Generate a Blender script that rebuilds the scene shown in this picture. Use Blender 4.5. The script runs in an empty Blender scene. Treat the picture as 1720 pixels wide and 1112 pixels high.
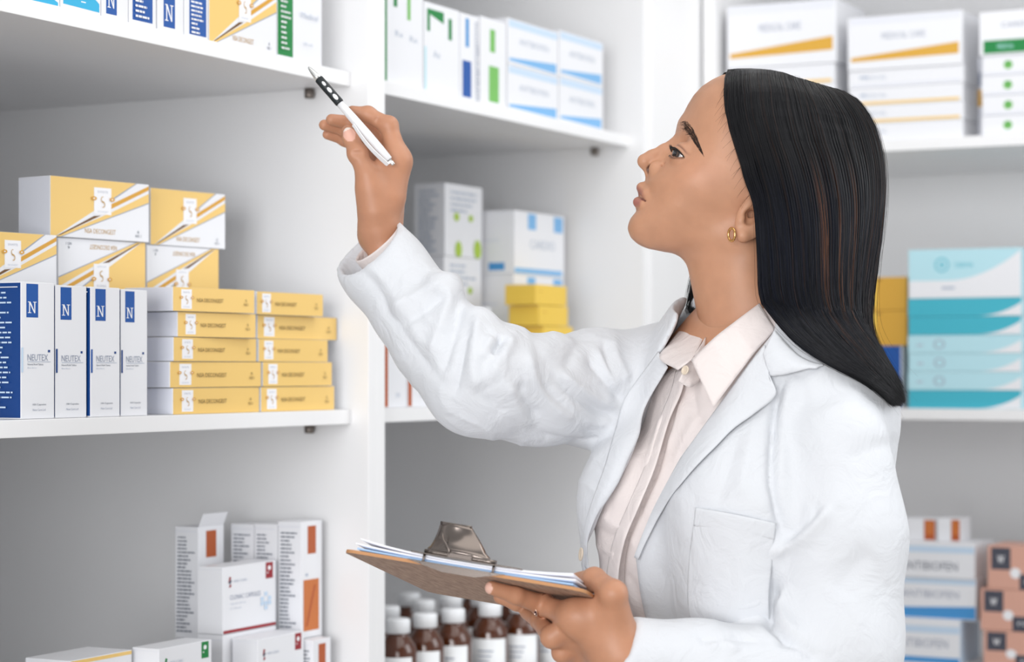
import bpy, bmesh, math, random
import numpy as np
from mathutils import Vector, Matrix
random.seed(7); np.random.seed(7)
SC = bpy.context.scene
COL = SC.collection
# ---------------------------------------------------------------- camera
F = 3685.0            # focal length in pixels of the 1720 px wide frame
CX, HY = 860.0, 620.0  # principal column, horizon row
CZ = 1.30             # camera height (m)
cam_d = bpy.data.cameras.new('camera'); cam = bpy.data.objects.new('camera', cam_d); COL.objects.link(cam)
cam_d.sensor_fit = 'HORIZONTAL'; cam_d.sensor_width = 36.0; cam_d.lens = F/1720*36.0
cam_d.shift_y = (HY-556.0)/1720.0
cam.location = (0, 0, CZ); cam.rotation_euler = (math.pi/2, 0, 0)
cam_d.clip_start = 0.05; cam_d.clip_end = 60
cam_d.dof.use_dof = True; cam_d.dof.focus_distance = 2.16; cam_d.dof.aperture_fstop = 4.6
cam_d.dof.aperture_blades = 9
SC.camera = cam
# ---------------------------------------------------------------- world, lamps, exposure
W_ = bpy.data.worlds.new('world'); SC.world = W_; W_.use_nodes = True
bg = W_.node_tree.nodes['Background']; bg.inputs[0].default_value = (0.95, 0.975, 1.0, 1); bg.inputs[1].default_value = 0.47
def area(name, loc, target, sx, sy, power, col=(1, 1, 1)):
    d = bpy.data.lights.new(name, 'AREA'); d.shape = 'RECTANGLE'; d.size = sx; d.size_y = sy
    d.energy = power; d.color = col
    o = bpy.data.objects.new(name, d); COL.objects.link(o); o.location = loc
    o.rotation_euler = (Vector(target)-Vector(loc)).to_track_quat('-Z', 'Y').to_euler()
    return o
area('ceiling_lamp', (0.50, 1.5, 2.8), (0.25, 2.1, 1.0), 2.2, 1.4, 11, (1.0, 0.98, 0.95))
area('ceiling_lamp', (0.75, 2.75, 2.75), (0.5, 2.75, 0.5), 1.0, 0.5, 5, (1.0, 0.98, 0.95))
area('window_and_fill', (-1.35, -1.9, 1.6), (-0.05, 2.6, 1.3), 1.9, 1.7, 84, (0.985, 0.99, 1.0))
area('window_and_fill', (2.1, 2.25, 1.9), (-0.3, 2.55, 1.2), 1.2, 1.6, 18, (0.95, 0.975, 1.0))
area('window_and_fill', (-0.1, -1.9, 1.2), (-0.1, 2.8, 1.1), 1.6, 1.6, 22, (0.98, 0.99, 1.0))  # added fill behind the camera, not a window; lifts panels, middle bay and labels
vs = SC.view_settings
vs.view_transform = 'Standard'; vs.look = 'None'; vs.gamma = 1.0; vs.exposure = 0.2; vs.use_curve_mapping = False
# ---------------------------------------------------------------- pixel <-> world
def P(px, py, d):
    return np.array(((px-CX)/F*d, d, CZ+(HY-py)/F*d))
def PV(px, py, d): return Vector(P(px, py, d))
U2 = np.array((0.4632, 0.8863)); N2 = np.array((-0.8863, 0.4632)); V2 = -N2   # along the left shelves / into them / along the back shelves
O2 = np.array((-0.4537, 2.2))                                               # a point of the left shelf front line
def LW(s, t): return O2+U2*s+N2*t
S_BACK = 1.60
def rot2(v, deg):
    a = math.radians(deg); c, s = math.cos(a), math.sin(a)
    return np.array((v[0]*c-v[1]*s, v[0]*s+v[1]*c))
def ray_line(px, p, e):
    """distance r so that p+r*e lies on the sight line of column px"""
    k = (px-CX)/F
    return (k*p[1]-p[0])/(e[0]-k*e[1])
def z_at(py, y): return CZ+(HY-py)/F*y
# ---------------------------------------------------------------- materials
def lin(c):
    return tuple(((x/255)/12.92 if x/255 <= 0.04045 else ((x/255+0.055)/1.055)**2.4) for x in c)
MATS = {}
def mat(name, rgb, rough=0.5, metal=0.0, spec=0.5, noise=0.0, nscale=60, bump=0.0, bscale=400, **kw):
    if name in MATS: return MATS[name]
    m = bpy.data.materials.new(name); m.use_nodes = True; MATS[name] = m
    nt = m.node_tree; b = nt.nodes['Principled BSDF']
    c = lin(rgb)
    b.inputs['Base Color'].default_value = (*c, 1); b.inputs['Roughness'].default_value = rough
    b.inputs['Metallic'].default_value = metal; b.inputs['Specular IOR Level'].default_value = spec
    for k, v in kw.items(): b.inputs[k].default_value = v
    if noise or bump:
        tc = nt.nodes.new('ShaderNodeTexCoord')
    if noise:
        n = nt.nodes.new('ShaderNodeTexNoise'); n.inputs['Scale'].default_value = nscale; n.inputs['Detail'].default_value = 5
        nt.links.new(tc.outputs['Object'], n.inputs['Vector'])
        r = nt.nodes.new('ShaderNodeMapRange'); r.inputs[1].default_value = 0.3; r.inputs[2].default_value = 0.7
        r.inputs[3].default_value = 1-noise; r.inputs[4].default_value = 1+noise
        nt.links.new(n.outputs['Fac'], r.inputs[0])
        mx = nt.nodes.new('ShaderNodeVectorMath'); mx.operation = 'SCALE'; mx.inputs[0].default_value = c
        nt.links.new(r.outputs[0], mx.inputs['Scale']); nt.links.new(mx.outputs[0], b.inputs['Base Color'])
    if bump:
        n2 = nt.nodes.new('ShaderNodeTexNoise'); n2.inputs['Scale'].default_value = bscale; n2.inputs['Detail'].default_value = 3
        nt.links.new(tc.outputs['Object'], n2.inputs['Vector'])
        bp = nt.nodes.new('ShaderNodeBump'); bp.inputs['Strength'].default_value = bump; bp.inputs['Distance'].default_value = 0.001
        nt.links.new(n2.outputs['Fac'], bp.inputs['Height']); nt.links.new(bp.outputs[0], b.inputs['Normal'])
    return m
PAL = dict(card=(231, 232, 236), cardgrey=(224, 226, 234), gold=(236, 198, 118), golddark=(214, 158, 52), orange=(198, 112, 52),
           brown=(110, 74, 30), blue=(20, 82, 160), navy=(14, 62, 128), midblue=(70, 146, 206), paleblue=(196, 216, 236), sky=(120, 178, 226),
           cyan=(44, 172, 216), teal=(66, 178, 198), paleteal=(182, 222, 232), green=(22, 128, 62), lime=(116, 184, 92), leaf=(170, 200, 70),
           red=(150, 30, 40), ink=(92, 100, 116), inkpale=(176, 186, 202), white=(240, 240, 243), yellow=(240, 202, 84), mustard=(214, 164, 62),
           peach=(216, 166, 148), slate=(74, 76, 88), inkgold=(196, 158, 96), inkdark=(98, 74, 28), rust=(176, 84, 36), greyline=(150, 158, 176))
def pal(k): return mat('print_'+k, PAL[k], rough=0.42, spec=0.4)
M_panel = mat('white_melamine', (238, 238, 239), rough=0.38, noise=0.012, nscale=3)
M_wall = mat('painted_wall', (228, 228, 230), rough=0.8, bump=0.08, bscale=300)
M_floor = mat('vinyl_floor', (172, 164, 156), rough=0.35, noise=0.05, nscale=8)
M_steel = mat('brushed_steel', (132, 122, 116), rough=0.2, metal=1.0)
M_pin = mat('pin_metal', (120, 112, 106), rough=0.4, metal=0.7)
# ---------------------------------------------------------------- object helpers
def link(name, me, mats=(), parent=None, smooth=False):
    o = bpy.data.objects.new(name, me); COL.objects.link(o)
    for m in mats: me.materials.append(m)
    if parent is not None: o.parent = parent
    if smooth:
        for p in me.polygons: p.use_smooth = True
    return o
def tag(o, label=None, cat=None, group=None, kind=None):
    if label: o['label'] = label
    if cat: o['category'] = cat
    if group: o['group'] = group
    if kind: o['kind'] = kind
    return o
def empty(name, loc, rz=0.0):
    o = bpy.data.objects.new(name, None); COL.objects.link(o); o.location = loc; o.rotation_euler = (0, 0, rz); o.empty_display_size = 0.05
    return o
def bm_box(bm, lo, hi, mi=0, bev=0.0, M=None):
    vs_ = [bm.verts.new((x, y, z)) for x in (lo[0], hi[0]) for y in (lo[1], hi[1]) for z in (lo[2], hi[2])]
    q = [(0, 1, 3, 2), (4, 6, 7, 5), (0, 4, 5, 1), (2, 3, 7, 6), (0, 2, 6, 4), (1, 5, 7, 3)]
    fs = [bm.faces.new([vs_[i] for i in f]) for f in q]
    for f in fs: f.material_index = mi
    allv = vs_
    if bev > 0:
        es = list({e for f in fs for e in f.edges})
        r = bmesh.ops.bevel(bm, geom=es, offset=bev, segments=2, profile=0.6, affect='EDGES', material=-1)
        allv = list({v for f in r['faces'] for v in f.verts} | {v for v in vs_ if v.is_valid})
    if M is not None:
        bmesh.ops.transform(bm, matrix=M, verts=[v for v in allv if v.is_valid])
    return allv
def bm_mesh(bm, name):
    bmesh.ops.recalc_face_normals(bm, faces=bm.faces)
    me = bpy.data.meshes.new(name); bm.to_mesh(me); bm.free(); return me
def np_mesh(name, V, Fc, smooth=True):
    me = bpy.data.meshes.new(name)
    V = np.asarray(V, dtype=np.float32); Fc = np.asarray(Fc, dtype=np.int32)
    k = Fc.shape[1]
    me.vertices.add(len(V)); me.vertices.foreach_set('co', V.ravel())
    me.loops.add(Fc.size); me.loops.foreach_set('vertex_index', Fc.ravel())
    me.polygons.add(len(Fc)); me.polygons.foreach_set('loop_start', np.arange(0, Fc.size, k, dtype=np.int32))
    me.polygons.foreach_set('loop_total', np.full(len(Fc), k, dtype=np.int32))
    if smooth: me.polygons.foreach_set('use_smooth', np.ones(len(Fc), dtype=bool))
    me.update(calc_edges=True); me.validate()
    return me
def box_obj(name, lo, hi, m, parent=None, bev=0.0):
    bm = bmesh.new(); bm_box(bm, lo, hi, 0, bev)
    return link(name, bm_mesh(bm, name), [m], parent)
def tube_arrays(pts, rad, sides=8, cap=True):
    """pts (n,3), rad scalar or (n,) -> verts, quads(+cap fan as quads degenerate-free)"""
    pts = np.asarray(pts, float); n = len(pts); rad = np.broadcast_to(np.asarray(rad, float), (n,))
    T = np.gradient(pts, axis=0); T /= np.linalg.norm(T, axis=1)[:, None]+1e-12
    ref = np.array((0.31, 0.17, 0.93)); 
    if abs(T[0] @ ref) > 0.9: ref = np.array((1.0, 0.1, 0))
    A = np.zeros_like(pts); a = np.cross(T[0], ref); a /= np.linalg.norm(a)
    for i in range(n):
        a = a-T[i]*(a @ T[i]); a /= np.linalg.norm(a)+1e-12; A[i] = a
    B = np.cross(T, A)
    th = np.linspace(0, 2*math.pi, sides, endpoint=False)
    V = pts[:, None, :]+rad[:, None, None]*(np.cos(th)[None, :, None]*A[:, None, :]+np.sin(th)[None, :, None]*B[:, None, :])
    V = V.reshape(-1, 3)
    i, j = np.meshgrid(np.arange(n-1), np.arange(sides), indexing='ij')
    a0 = i*sides+j; a1 = i*sides+(j+1) % sides
    Q = np.stack((a0, a1, a1+sides, a0+sides), -1).reshape(-1, 4)
    return V, Q
def tube_obj(name, pts, rad, m, parent=None, sides=10):
    V, Q = tube_arrays(pts, rad, sides)
    bm = bmesh.new(); bv = [bm.verts.new(v) for v in V]
    for q in Q: bm.faces.new([bv[k] for k in q]).smooth = True
    bm.faces.new(bv[:sides]); bm.faces.new(bv[-sides:])
    return link(name, bm_mesh(bm, name), [m], parent)
def lathe_bm(bm, prof, seg=32, mi=0, M=None, smooth=True):
    rings = []
    for r, z in prof:
        if r < 1e-6: rings.append([bm.verts.new((0, 0, z))])
        else: rings.append([bm.verts.new((r*math.cos(2*math.pi*k/seg), r*math.sin(2*math.pi*k/seg), z)) for k in range(seg)])
    for a, b in zip(rings, rings[1:]):
        for k in range(seg):
            k2 = (k+1) % seg
            if len(a) == 1 and len(b) == 1: continue
            vs_ = [a[0], b[k2], b[k]] if len(a) == 1 else ([a[k], a[k2], b[0]] if len(b) == 1 else [a[k], a[k2], b[k2], b[k]])
            f = bm.faces.new(vs_); f.material_index = mi; f.smooth = smooth
    if M is not None: bmesh.ops.transform(bm, matrix=M, verts=[v for r in rings for v in r])
# ---------------------------------------------------------------- room shell
def wall_box(name, p, q, z0, z1, th, nrm, m):
    """vertical slab from plan point p to q, thickness th along nrm"""
    a = np.array(p); b = np.array(q); n = np.array(nrm)*th
    bm = bmesh.new(); pts = [a, b, b+n, a+n]
    lo = [bm.verts.new((x[0], x[1], z0)) for x in pts]; hi = [bm.verts.new((x[0], x[1], z1)) for x in pts]
    bm.faces.new(lo[::-1]); bm.faces.new(hi)
    for i in range(4): bm.faces.new((lo[i], lo[(i+1) % 4], hi[(i+1) % 4], hi[i]))
    return link(name, bm_mesh(bm, name), [m])
BAY_D = 0.64                       # shelf depth
fl = box_obj('floor', (-2.6, -1.6, -0.05), (3.4, 5.2, 0.0), M_floor); tag(fl, 'pale grey vinyl floor', 'floor', kind='structure')
wl = wall_box('wall_left', LW(-1.3, BAY_D+0.03), LW(2.35, BAY_D+0.03), 0, 2.8, 0.1, N2, M_wall); tag(wl, 'white wall behind the left shelving', 'wall', kind='structure')
wb = wall_box('wall_back', LW(2.15, BAY_D+0.03), LW(2.15, -2.6), 0, 2.8, 0.1, U2, M_wall); tag(wb, 'white wall behind the back shelving', 'wall', kind='structure')
# ---------------------------------------------------------------- shelving units
Z_TOP, Z_MID, Z_LOW = 1.6640, 1.2504, 0.8400      # upper faces of the boards
ZS = [0.10, 0.43, Z_LOW, Z_MID, Z_TOP, 2.075]
TH = 0.0176
def shelving(label, org, ex, ey, length, depth, z_off=(0,)*6, right_extra=0.02, left_panel=True, right_panel=True, pins=True, lo=-0.025):
    """local x along the front, y inwards"""
    root = empty('shelving_unit', (org[0], org[1], 0), math.atan2(ex[1], ex[0]))
    tag(root, label, 'shelving', 'white shelving units')
    if left_panel: box_obj('side_panel', (-0.02, lo, 0.0), (-0.0004, depth, 2.45), M_panel, root, 0.0008)
    if right_panel: box_obj('side_panel', (length+0.0004, lo, 0.0), (length+right_extra, depth, 2.45), M_panel, root, 0.0008)
    box_obj('back_panel', (0, depth+0.0004, 0.02), (length, depth+0.012, 2.45), M_panel, root)
    for z, dz in zip(ZS, z_off):
        zz = z+dz
        sh = box_obj('shelf', (0.0, 0.0, zz-TH), (length, depth, zz), M_panel, root, 0.0009)
        if pins:
            for x, sx in ((0.0, 1), (length, -1)):
                for y in (0.055, depth-0.06):
                    bm = bmesh.new()
                    lathe_bm(bm, [(0, -0.012), (0.0055, -0.012), (0.0062, -0.010), (0.0062, -0.0006), (0.0, -0.0006)], 16, M=Matrix.Translation((x+sx*0.0085, y, zz-TH)))
                    lathe_bm(bm, [(0.0, 0), (0.0032, 0), (0.0032, 0.010), (0, 0.010)], 12, M=Matrix.Translation((x+sx*0.0002, y, zz-TH-0.006)) @ Matrix.Rotation(sx*math.pi/2, 4, 'Y'))
                    link('shelf_pin', bm_mesh(bm, 'shelf_pin'), [M_pin], sh)
    return root
S_E1, S_B2, S_E2 = 0.553, 0.593, 1.372
shelving('white shelving bay nearest the camera at left, holding gold and blue cartons', LW(-0.42, 0), U2, N2, S_E1+0.42, BAY_D)
shelving('white shelving bay in the middle behind the raised arm, bottles on its lowest shelf', LW(S_B2, 0), U2, N2, S_E2-S_B2, BAY_D)
BX0 = LW(S_BACK, -0.055)
shelving('white shelving unit at right behind the person with teal and peach cartons', BX0, V2, U2, 1.15, 0.45, z_off=(0, 0, 0, -0.012, -0.003, 0), lo=-0.012)
# narrow filler strips closing the corner between the two runs
c0 = LW(S_E2+0.0205, -0.03); c1 = LW(S_BACK-0.001, -0.03)
ftr = wall_box('trim_corner', c0, LW(S_BACK-0.0015, -0.03), 0, 2.45, 0.018, N2, M_panel); tag(ftr, 'white filler strip in the corner between shelving runs', 'trim', kind='structure')
# ---------------------------------------------------------------- printed cartons
_TXT = {}
def text_tris(s):
    """default-font glyph outlines as flat triangles, cap height 1, left aligned at 0"""
    if s in _TXT: return _TXT[s]
    cu = bpy.data.curves.new('t', 'FONT'); cu.body = s; cu.size = 1.0; cu.resolution_u = 2
    ob = bpy.data.objects.new('t', cu); COL.objects.link(ob)
    dg = bpy.context.evaluated_depsgraph_get()
    me = bpy.data.meshes.new_from_object(ob.evaluated_get(dg))
    V = np.array([v.co[:2] for v in me.vertices]).reshape(-1, 2); T = [tuple(p.vertices) for p in me.polygons]
    bpy.data.objects.remove(ob); bpy.data.curves.remove(cu); bpy.data.meshes.remove(me)
    if len(V):
        V = V-V.min(0); V = V/np.array((V[:, 0].max(), V[:, 1].max()))
    _TXT[s] = (V, T); return _TXT[s]
def R(col, u0, v0, u1, v1): return (col, [(u0, v0), (u1, v0), (u1, v1), (u0, v1)])
def TX(col, s, u0, v0, u1, v1): return (col, 'T', s, u0, v0, u1, v1)
def disc(col, u, v, ru, rv, n=16): return (col, [(u+ru*math.cos(2*math.pi*k/n), v+rv*math.sin(2*math.pi*k/n)) for k in range(n)])
def LINES(col, u0, v0, u1, v1, n, seed=1, thick=0.5):
    r = random.Random(seed); out = []; h = (v1-v0)/n
    for k in range(n):
        y = v1-(k+1)*h; x = u0+(u1-u0)*r.uniform(0.45, 1.0)
        # broken into words so that it reads as small print
        a = u0
        while a < x:
            b = min(x, a+(u1-u0)*r.uniform(0.08, 0.3)); out.append(R(col, a, y, b, y+h*thick)); a = b+(u1-u0)*0.035
    return out
def SERIF_N(col, u0, v0, u1, v1):
    w, h = u1-u0, v1-v0; q = lambda pts: (col, [(u0+x*w, v0+y*h) for x, y in pts])
    return [q([(.14, .04), (.26, .04), (.26, .96), (.14, .96)]), q([(.74, .04), (.86, .04), (.86, .96), (.74, .96)]),
            q([(.10, 1), (.30, 1), (.86, .0), (.74, .0)]), q([(0, 0), (.40, 0), (.40, .06), (0, .06)]),
            q([(.60, .94), (1, .94), (1, 1), (.60, 1)]), q([(0, .94), (.3, .94), (.3, 1), (0, 1)])]
def S_MARK(col, u0, v0, u1, v1):
    w, h = u1-u0, v1-v0; pts = []
    for k in range(15):
        a = math.radians(60+k*210/14); pts.append((.5+.30*math.cos(a), .72+.24*math.sin(a)))
    for k in range(1, 15):
        a = math.radians(90-k*210/14); pts.append((.5+.32*math.cos(a), .24+.24*math.sin(a)))
    out = []
    for k in range(len(pts)-1):
        (x0, y0), (x1, y1) = pts[k], pts[k+1]; t = .055*(.35+math.sin(math.pi*k/(len(pts)-1)))
        dx, dy = x1-x0, y1-y0; L = math.hypot(dx, dy)+1e-9; nx, ny = -dy/L*t, dx/L*t
        out.append((col, [(u0+(x0+nx)*w, v0+(y0+ny)*h), (u0+(x0-nx)*w, v0+(y0-ny)*h), (u0+(x1-nx)*w, v0+(y1-ny)*h), (u0+(x1+nx)*w, v0+(y1+ny)*h)]))
    return out
def FLIP(items):
    out = []
    for it in items:
        if it[1] == 'T': out.append((it[0], 'TF')+it[2:3]+(1-it[5], 1-it[6], 1-it[3], 1-it[4]))
        else: out.append((it[0], [(1-u, 1-v) for u, v in it[1]]))
    return out
def carton(label, group, org, ang, W, D, H, z0, prints, base='card', ends=None, open_flap=False, name='medicine_carton', cat='carton', tilt=0.0):
    """local x = along the front, y = into the shelf, z up; origin front left bottom corner"""
    bm = bmesh.new(); order = [base]
    def mi(k):
        if k not in order: order.append(k)
        return order.index(k)
    bv = min(0.0009, H*0.05, W*0.05)
    bm_box(bm, (0, 0, 0), (W, D, H), 0, bv)
    faces = {'front': (Vector((0, 0, 0)), Vector((W, 0, 0)), Vector((0, 0, H)), Vector((0, -1, 0))),
             'left': (Vector((0, D, 0)), Vector((0, -D, 0)), Vector((0, 0, H)), Vector((-1, 0, 0))),
             'right': (Vector((W, 0, 0)), Vector((0, D, 0)), Vector((0, 0, H)), Vector((1, 0, 0))),
             'top': (Vector((0, 0, H)), Vector((W, 0, 0)), Vector((0, D, 0)), Vector((0, 0, 1)))}
    prints = {k: list(v) for k, v in prints.items()}
    if ends: prints['left'] = [R(ends, .012, .012, .988, .988)]+prints.get('left', []); prints['right'] = [R(ends, .012, .012, .988, .988)]+prints.get('right', [])
    # glued end flaps: hairline seams close to two edges of both ends
    for e in ('left', 'right'):
        prints.setdefault(e, []); prints[e] = prints[e]+[R('cardgrey', .03, .955, .97, .962)]
    for f, items in prints.items():
        o, eu, ev, n = faces[f]
        for k, it in enumerate(items):
            off = n*(0.00012+0.00003*k)
            if it[1] in ('T', 'TF'):
                V, T = text_tris(it[2]); u0, v0, u1, v1 = it[3:7]
                if it[1] == 'TF': V = 1-V
                vv = [bm.verts.new(o+off+eu*(u0+(u1-u0)*x)+ev*(v0+(v1-v0)*y)) for x, y in V]
                for t in T:
                    try: fc = bm.faces.new([vv[i] for i in t]); fc.material_index = mi(it[0])
                    except ValueError: pass
            else:
                vv = [bm.verts.new(o+off+eu*min(max(u, .004), .996)+ev*min(max(v, .004), .996)) for u, v in it[1]]
                fc = bm.faces.new(vv); fc.material_index = mi(it[0])
    me = bpy.data.meshes.new(name); bm.to_mesh(me); bm.free()
    o = link(name, me, [pal(k) for k in order])
    o.location = (org[0], org[1], z0); o.rotation_euler = (0, 0, ang)
    tag(o, label, cat, group)
    if open_flap:
        fb = bmesh.new()
        bm_box(fb, (0.001, -0.0006, -0.0003), (W-0.001, 0.0, D*0.5), 0, 0.0002)
        fo = link('top_flap', bm_mesh(fb, 'top_flap'), [pal('card')], o)
        fo.location = (0, 0.0006, H+0.0004); fo.rotation_euler = (math.radians(open_flap), 0, 0)
    return o
STK = {}
def at(frame, pxl, pxr, off, yaw=0.0):
    """plan position, front angle and width of a box whose front runs between two columns"""
    if frame == 'L':
        A0 = LW(0, off); d = U2
    else:
        A0 = LW(S_BACK, 0)+U2*off; d = V2
    A = A0+d*ray_line(pxl, A0, d)
    e = rot2(d, yaw); w = ray_line(pxr, A, e)
    return A, math.atan2(e[1], e[0]), w
def cart(label, group, frame, pxl, pxr, off, z0, D, prints, top=None, h=None, yaw=0.0, gap=0.0006, **kw):
    A, ang, w = at(frame, pxl, pxr, off, yaw)
    H = h if h is not None else z_at(top, A[1])-z0
    kw.pop('dummy', None)
    o = carton(label, group, A, ang, w-gap, D, H-0.0004, z0+0.0002, prints, **kw)
    return o, z0+H
# ---------------------------------------------------------------- print designs
def p_ntab(tab=(.16, .74, .51, .985), full=True):
    u0, v0, u1, v1 = tab; h = v1-v0
    it = [R('blue', u0, v0, u1, v1)]+SERIF_N('white', u0+(u1-u0)*.12, v0+h*.13, u0+(u1-u0)*.85, v0+h*.47)
    if full:
        it += [R('navy', .80, .487, .865, .505), TX('greyline', 'NEUTEX', .19, .425, .80, .472), R('inkpale', .19, .415, .88, .419),
               TX('ink', 'Natural Relief Tablets', .19, .392, .66, .405), TX('inkpale', 'Blue Berry', .19, .365, .46, .378),
               TX('ink', '100 Capsules', .34, .095, .74, .112), TX('greyline', 'New Care Ltd', .34, .058, .72, .074)]
    return it
def p_bluetext(u0, v0, u1, v1, n=14, seed=3):
    return [R('blue', u0, v0, u1, v1)]+LINES('white', u0+.1*(u1-u0), v0+.04*(v1-v0), u0+.9*(u1-u0), v1-.05*(v1-v0), n, seed, .42)
def p_slabel(u0, v0, u1, v1):
    w, h = u1-u0, v1-v0
    return [R('white', u0, v0, u1, v1), TX('greyline', 'SWISTE', u0+.2*w, v0+.80*h, u0+.8*w, v0+.88*h), TX('inkpale', 'DECONGEST', u0+.2*w, v0+.07*h, u0+.8*w, v0+.13*h)] + \
        S_MARK('inkgold', u0+.34*w, v0+.27*h, u0+.66*w, v0+.68*h) + \
        [disc('golddark', u0-.02*w, v0+.58*h, .15*w, .075*h), disc('white', u0-.02*w, v0+.58*h, .05*w, .025*h),
         disc('golddark', u1+.02*w, v0+.58*h, .15*w, .075*h), disc('white', u1+.02*w, v0+.58*h, .05*w, .025*h)]
def p_goldbig():
    return [('gold', [(0, 0), (.05, 0), (.86, 1), (0, 1)]),
            ('greyline', [(.62, .70), (.86, 1), (.875, 1), (.64, .70)]), ('golddark', [(.60, .52), (1, .90), (1, .97), (.60, .60)]),
            ('gold', [(.06, .0), (.10, .0), (1, .68), (1, .84), (.60, .46)]), ('greyline', [(.10, 0), (.115, 0), (1, .665), (1, .685)]),
            ('brown', [(.06, .01), (.24, .19), (.43, .385), (.50, .40), (.27, .19), (.10, .03)]),
            TX('inkgold', 'NSA DECONGEST', .34, .09, .65, .17), TX('ink', '6', .875, .14, .895, .19), TX('ink', 'NO 1', .855, .07, .915, .12)] + p_slabel(.43, .42, .605, .87)
def p_goldthin(sx=.13):
    return [R('gold', 0, 0, 1, 1)]+p_slabel(sx, .10, sx+.125, .92)+[TX('inkdark', 'NSA DECONGEST', sx+.18, .40, sx+.50, .56), TX('inkdark', '5', .875, .48, .895, .58), TX('inkdark', 'NO1', .86, .30, .91, .42)]
def p_orange(seed):
    return {'front': [R('rust', .30, .72, .70, .96), R('orange', .10, .06, .84, .50), LINES('inkpale', .2, .53, .7, .58, 1, seed)[0], R('orange', .12, .5, .82, .5)] +
            [('rust', [(.2, .1), (.3, .1), (.7, .45), (.6, .45)])], 'left': LINES('ink', .12, .06, .86, .93, 26, seed, .38)}
def p_clinic(col):
    return [R(col, .80, .74, .94, .985), disc('white', .87, .90, .03, .035), LINES('white', .83, .78, .92, .86, 2, 5)[0],
            ('ink', [(.10, .76), (.13, .73), (.17, .78), (.14, .80)]), (col, [(.10, .76), (.13, .79), (.16, .83), (.12, .85)]), (col, [(.13, .68), (.16, .71), (.14, .74), (.11, .70)]),
            TX('inkpale', 'MEDI CLINIC', .20, .755, .45, .79)]
def p_clonac():
    return p_clinic('red')+[TX('greyline', 'CLONAC CAPSULES', .13, .50, .70, .57), TX('inkpale', 'Capsules 200 mg', .13, .42, .42, .45), TX('inkpale', '12 x 20 pack', .13, .35, .34, .38),
            R('red', .01, .01, .99, .055)]+[R('paleblue', .70+.07*i, .27+.07*j, .76+.07*i, .33+.07*j) for i, j in ((1, 3), (0, 2), (2, 2), (1, 1), (0, 1), (2, 1), (1, 0))]
L = 'L'; B = 'B'
# ---------------------------------------------------------------- left bay, top shelf
z = Z_TOP; g = 'cartons along the top left shelf'; t0 = 0.004
cart('white carton with a cyan swoosh, leftmost on the top left shelf', g, L, 40, 101, t0, z, .09, {'front': [('cyan', [(.1, .0), (.3, .10), (.6, .10), (.95, .035), (.95, .0)])]}, h=.11)
cart('white carton with a big cyan arc beside the leftmost swoosh carton', g, L, 102, 170, t0, z, .09,
     {'front': [('cyan', [(.06, .04)]+[(.06+.9*k/12, .05+.15*math.sin(math.pi*(.12+.75*k/12))) for k in range(13)]+[(.96, .03)]), LINES('white', .5, .05, .9, .11, 3, 8)[0]]}, h=.11)
cart('white carton with blue letter N tab right of the cyan arc carton', g, L, 171, 216, t0, z, .07, {'front': p_ntab((.16, .04, .56, .50), False)}, h=.11)
cart('white carton with blue small print panel between the two N tab cartons up top', g, L, 217, 263, t0, z, .07, {'front': p_bluetext(.12, .04, .86, .80, 14, 4)}, h=.11)
cart('white carton with blue letter N tab left of the stacked small print pair', g, L, 265, 309, t0, z, .07, {'front': p_ntab((.22, .04, .66, .52), False)}, h=.11)
_, zz = cart('small white carton with blue print block, lower of the pair beside the gold carton', g, L, 310, 350, t0, z, .07, {'front': p_bluetext(.20, .06, .92, .95, 8, 5)}, h=.0475)
cart('small white carton with blue print block, upper of the pair beside the gold carton', g, L, 311, 349, t0+.002, zz, .07, {'front': p_bluetext(.05, .05, .78, .95, 8, 6)}, h=.0475)
cart('gold and white striped carton on the top left shelf with S label', g, L, 351, 465, t0, z, .09, {'front': p_goldbig()}, h=.075, ends='card')
cart('white carton with dark green text band, rightmost on the top left shelf', g, L, 466, 541, t0, z, .08,
     {'front': [R('green', .0, .02, .34, .99)]+LINES('white', .06, .08, .28, .96, 18, 9, .35)+[TX('inkpale', 'Medical', .50, .42, .88, .47), TX('inkpale', '20 ml', .55, .16, .75, .19)]}, h=.125)
# ---------------------------------------------------------------- left bay, middle shelf
z = Z_MID
gN = 'white cartons with blue N tabs on the middle left shelf'
ntxt = {'left': [R('navy', .01, .01, .99, .99)]+LINES('paleblue', .10, .08, .86, .95, 24, 11, .32), 'right': [R('navy', .01, .01, .99, .99)]}
def ncart(lab, a, b, top, off, edge, **k):
    cart(lab, gN, L, a, b, off, z, .052, dict(ntxt, front=p_ntab()+[R(edge, .0, .34, .06, .52)]), top=top, **k)
ncart('white carton with blue N tab and navy text side, leftmost of the N row', 35, 92, 472, .006, 'paleblue')
ncart('white carton with blue N tab, second from the navy text side', 93, 146, 478, .007, 'navy')
ncart('white carton with blue N tab and a thin navy sliver on its left edge', 152, 202, 481, .0045, 'blue', yaw=0)
ncart('white carton with blue N tab touching the stacked slim gold cartons', 203, 248, 485, .006, 'navy')
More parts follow.
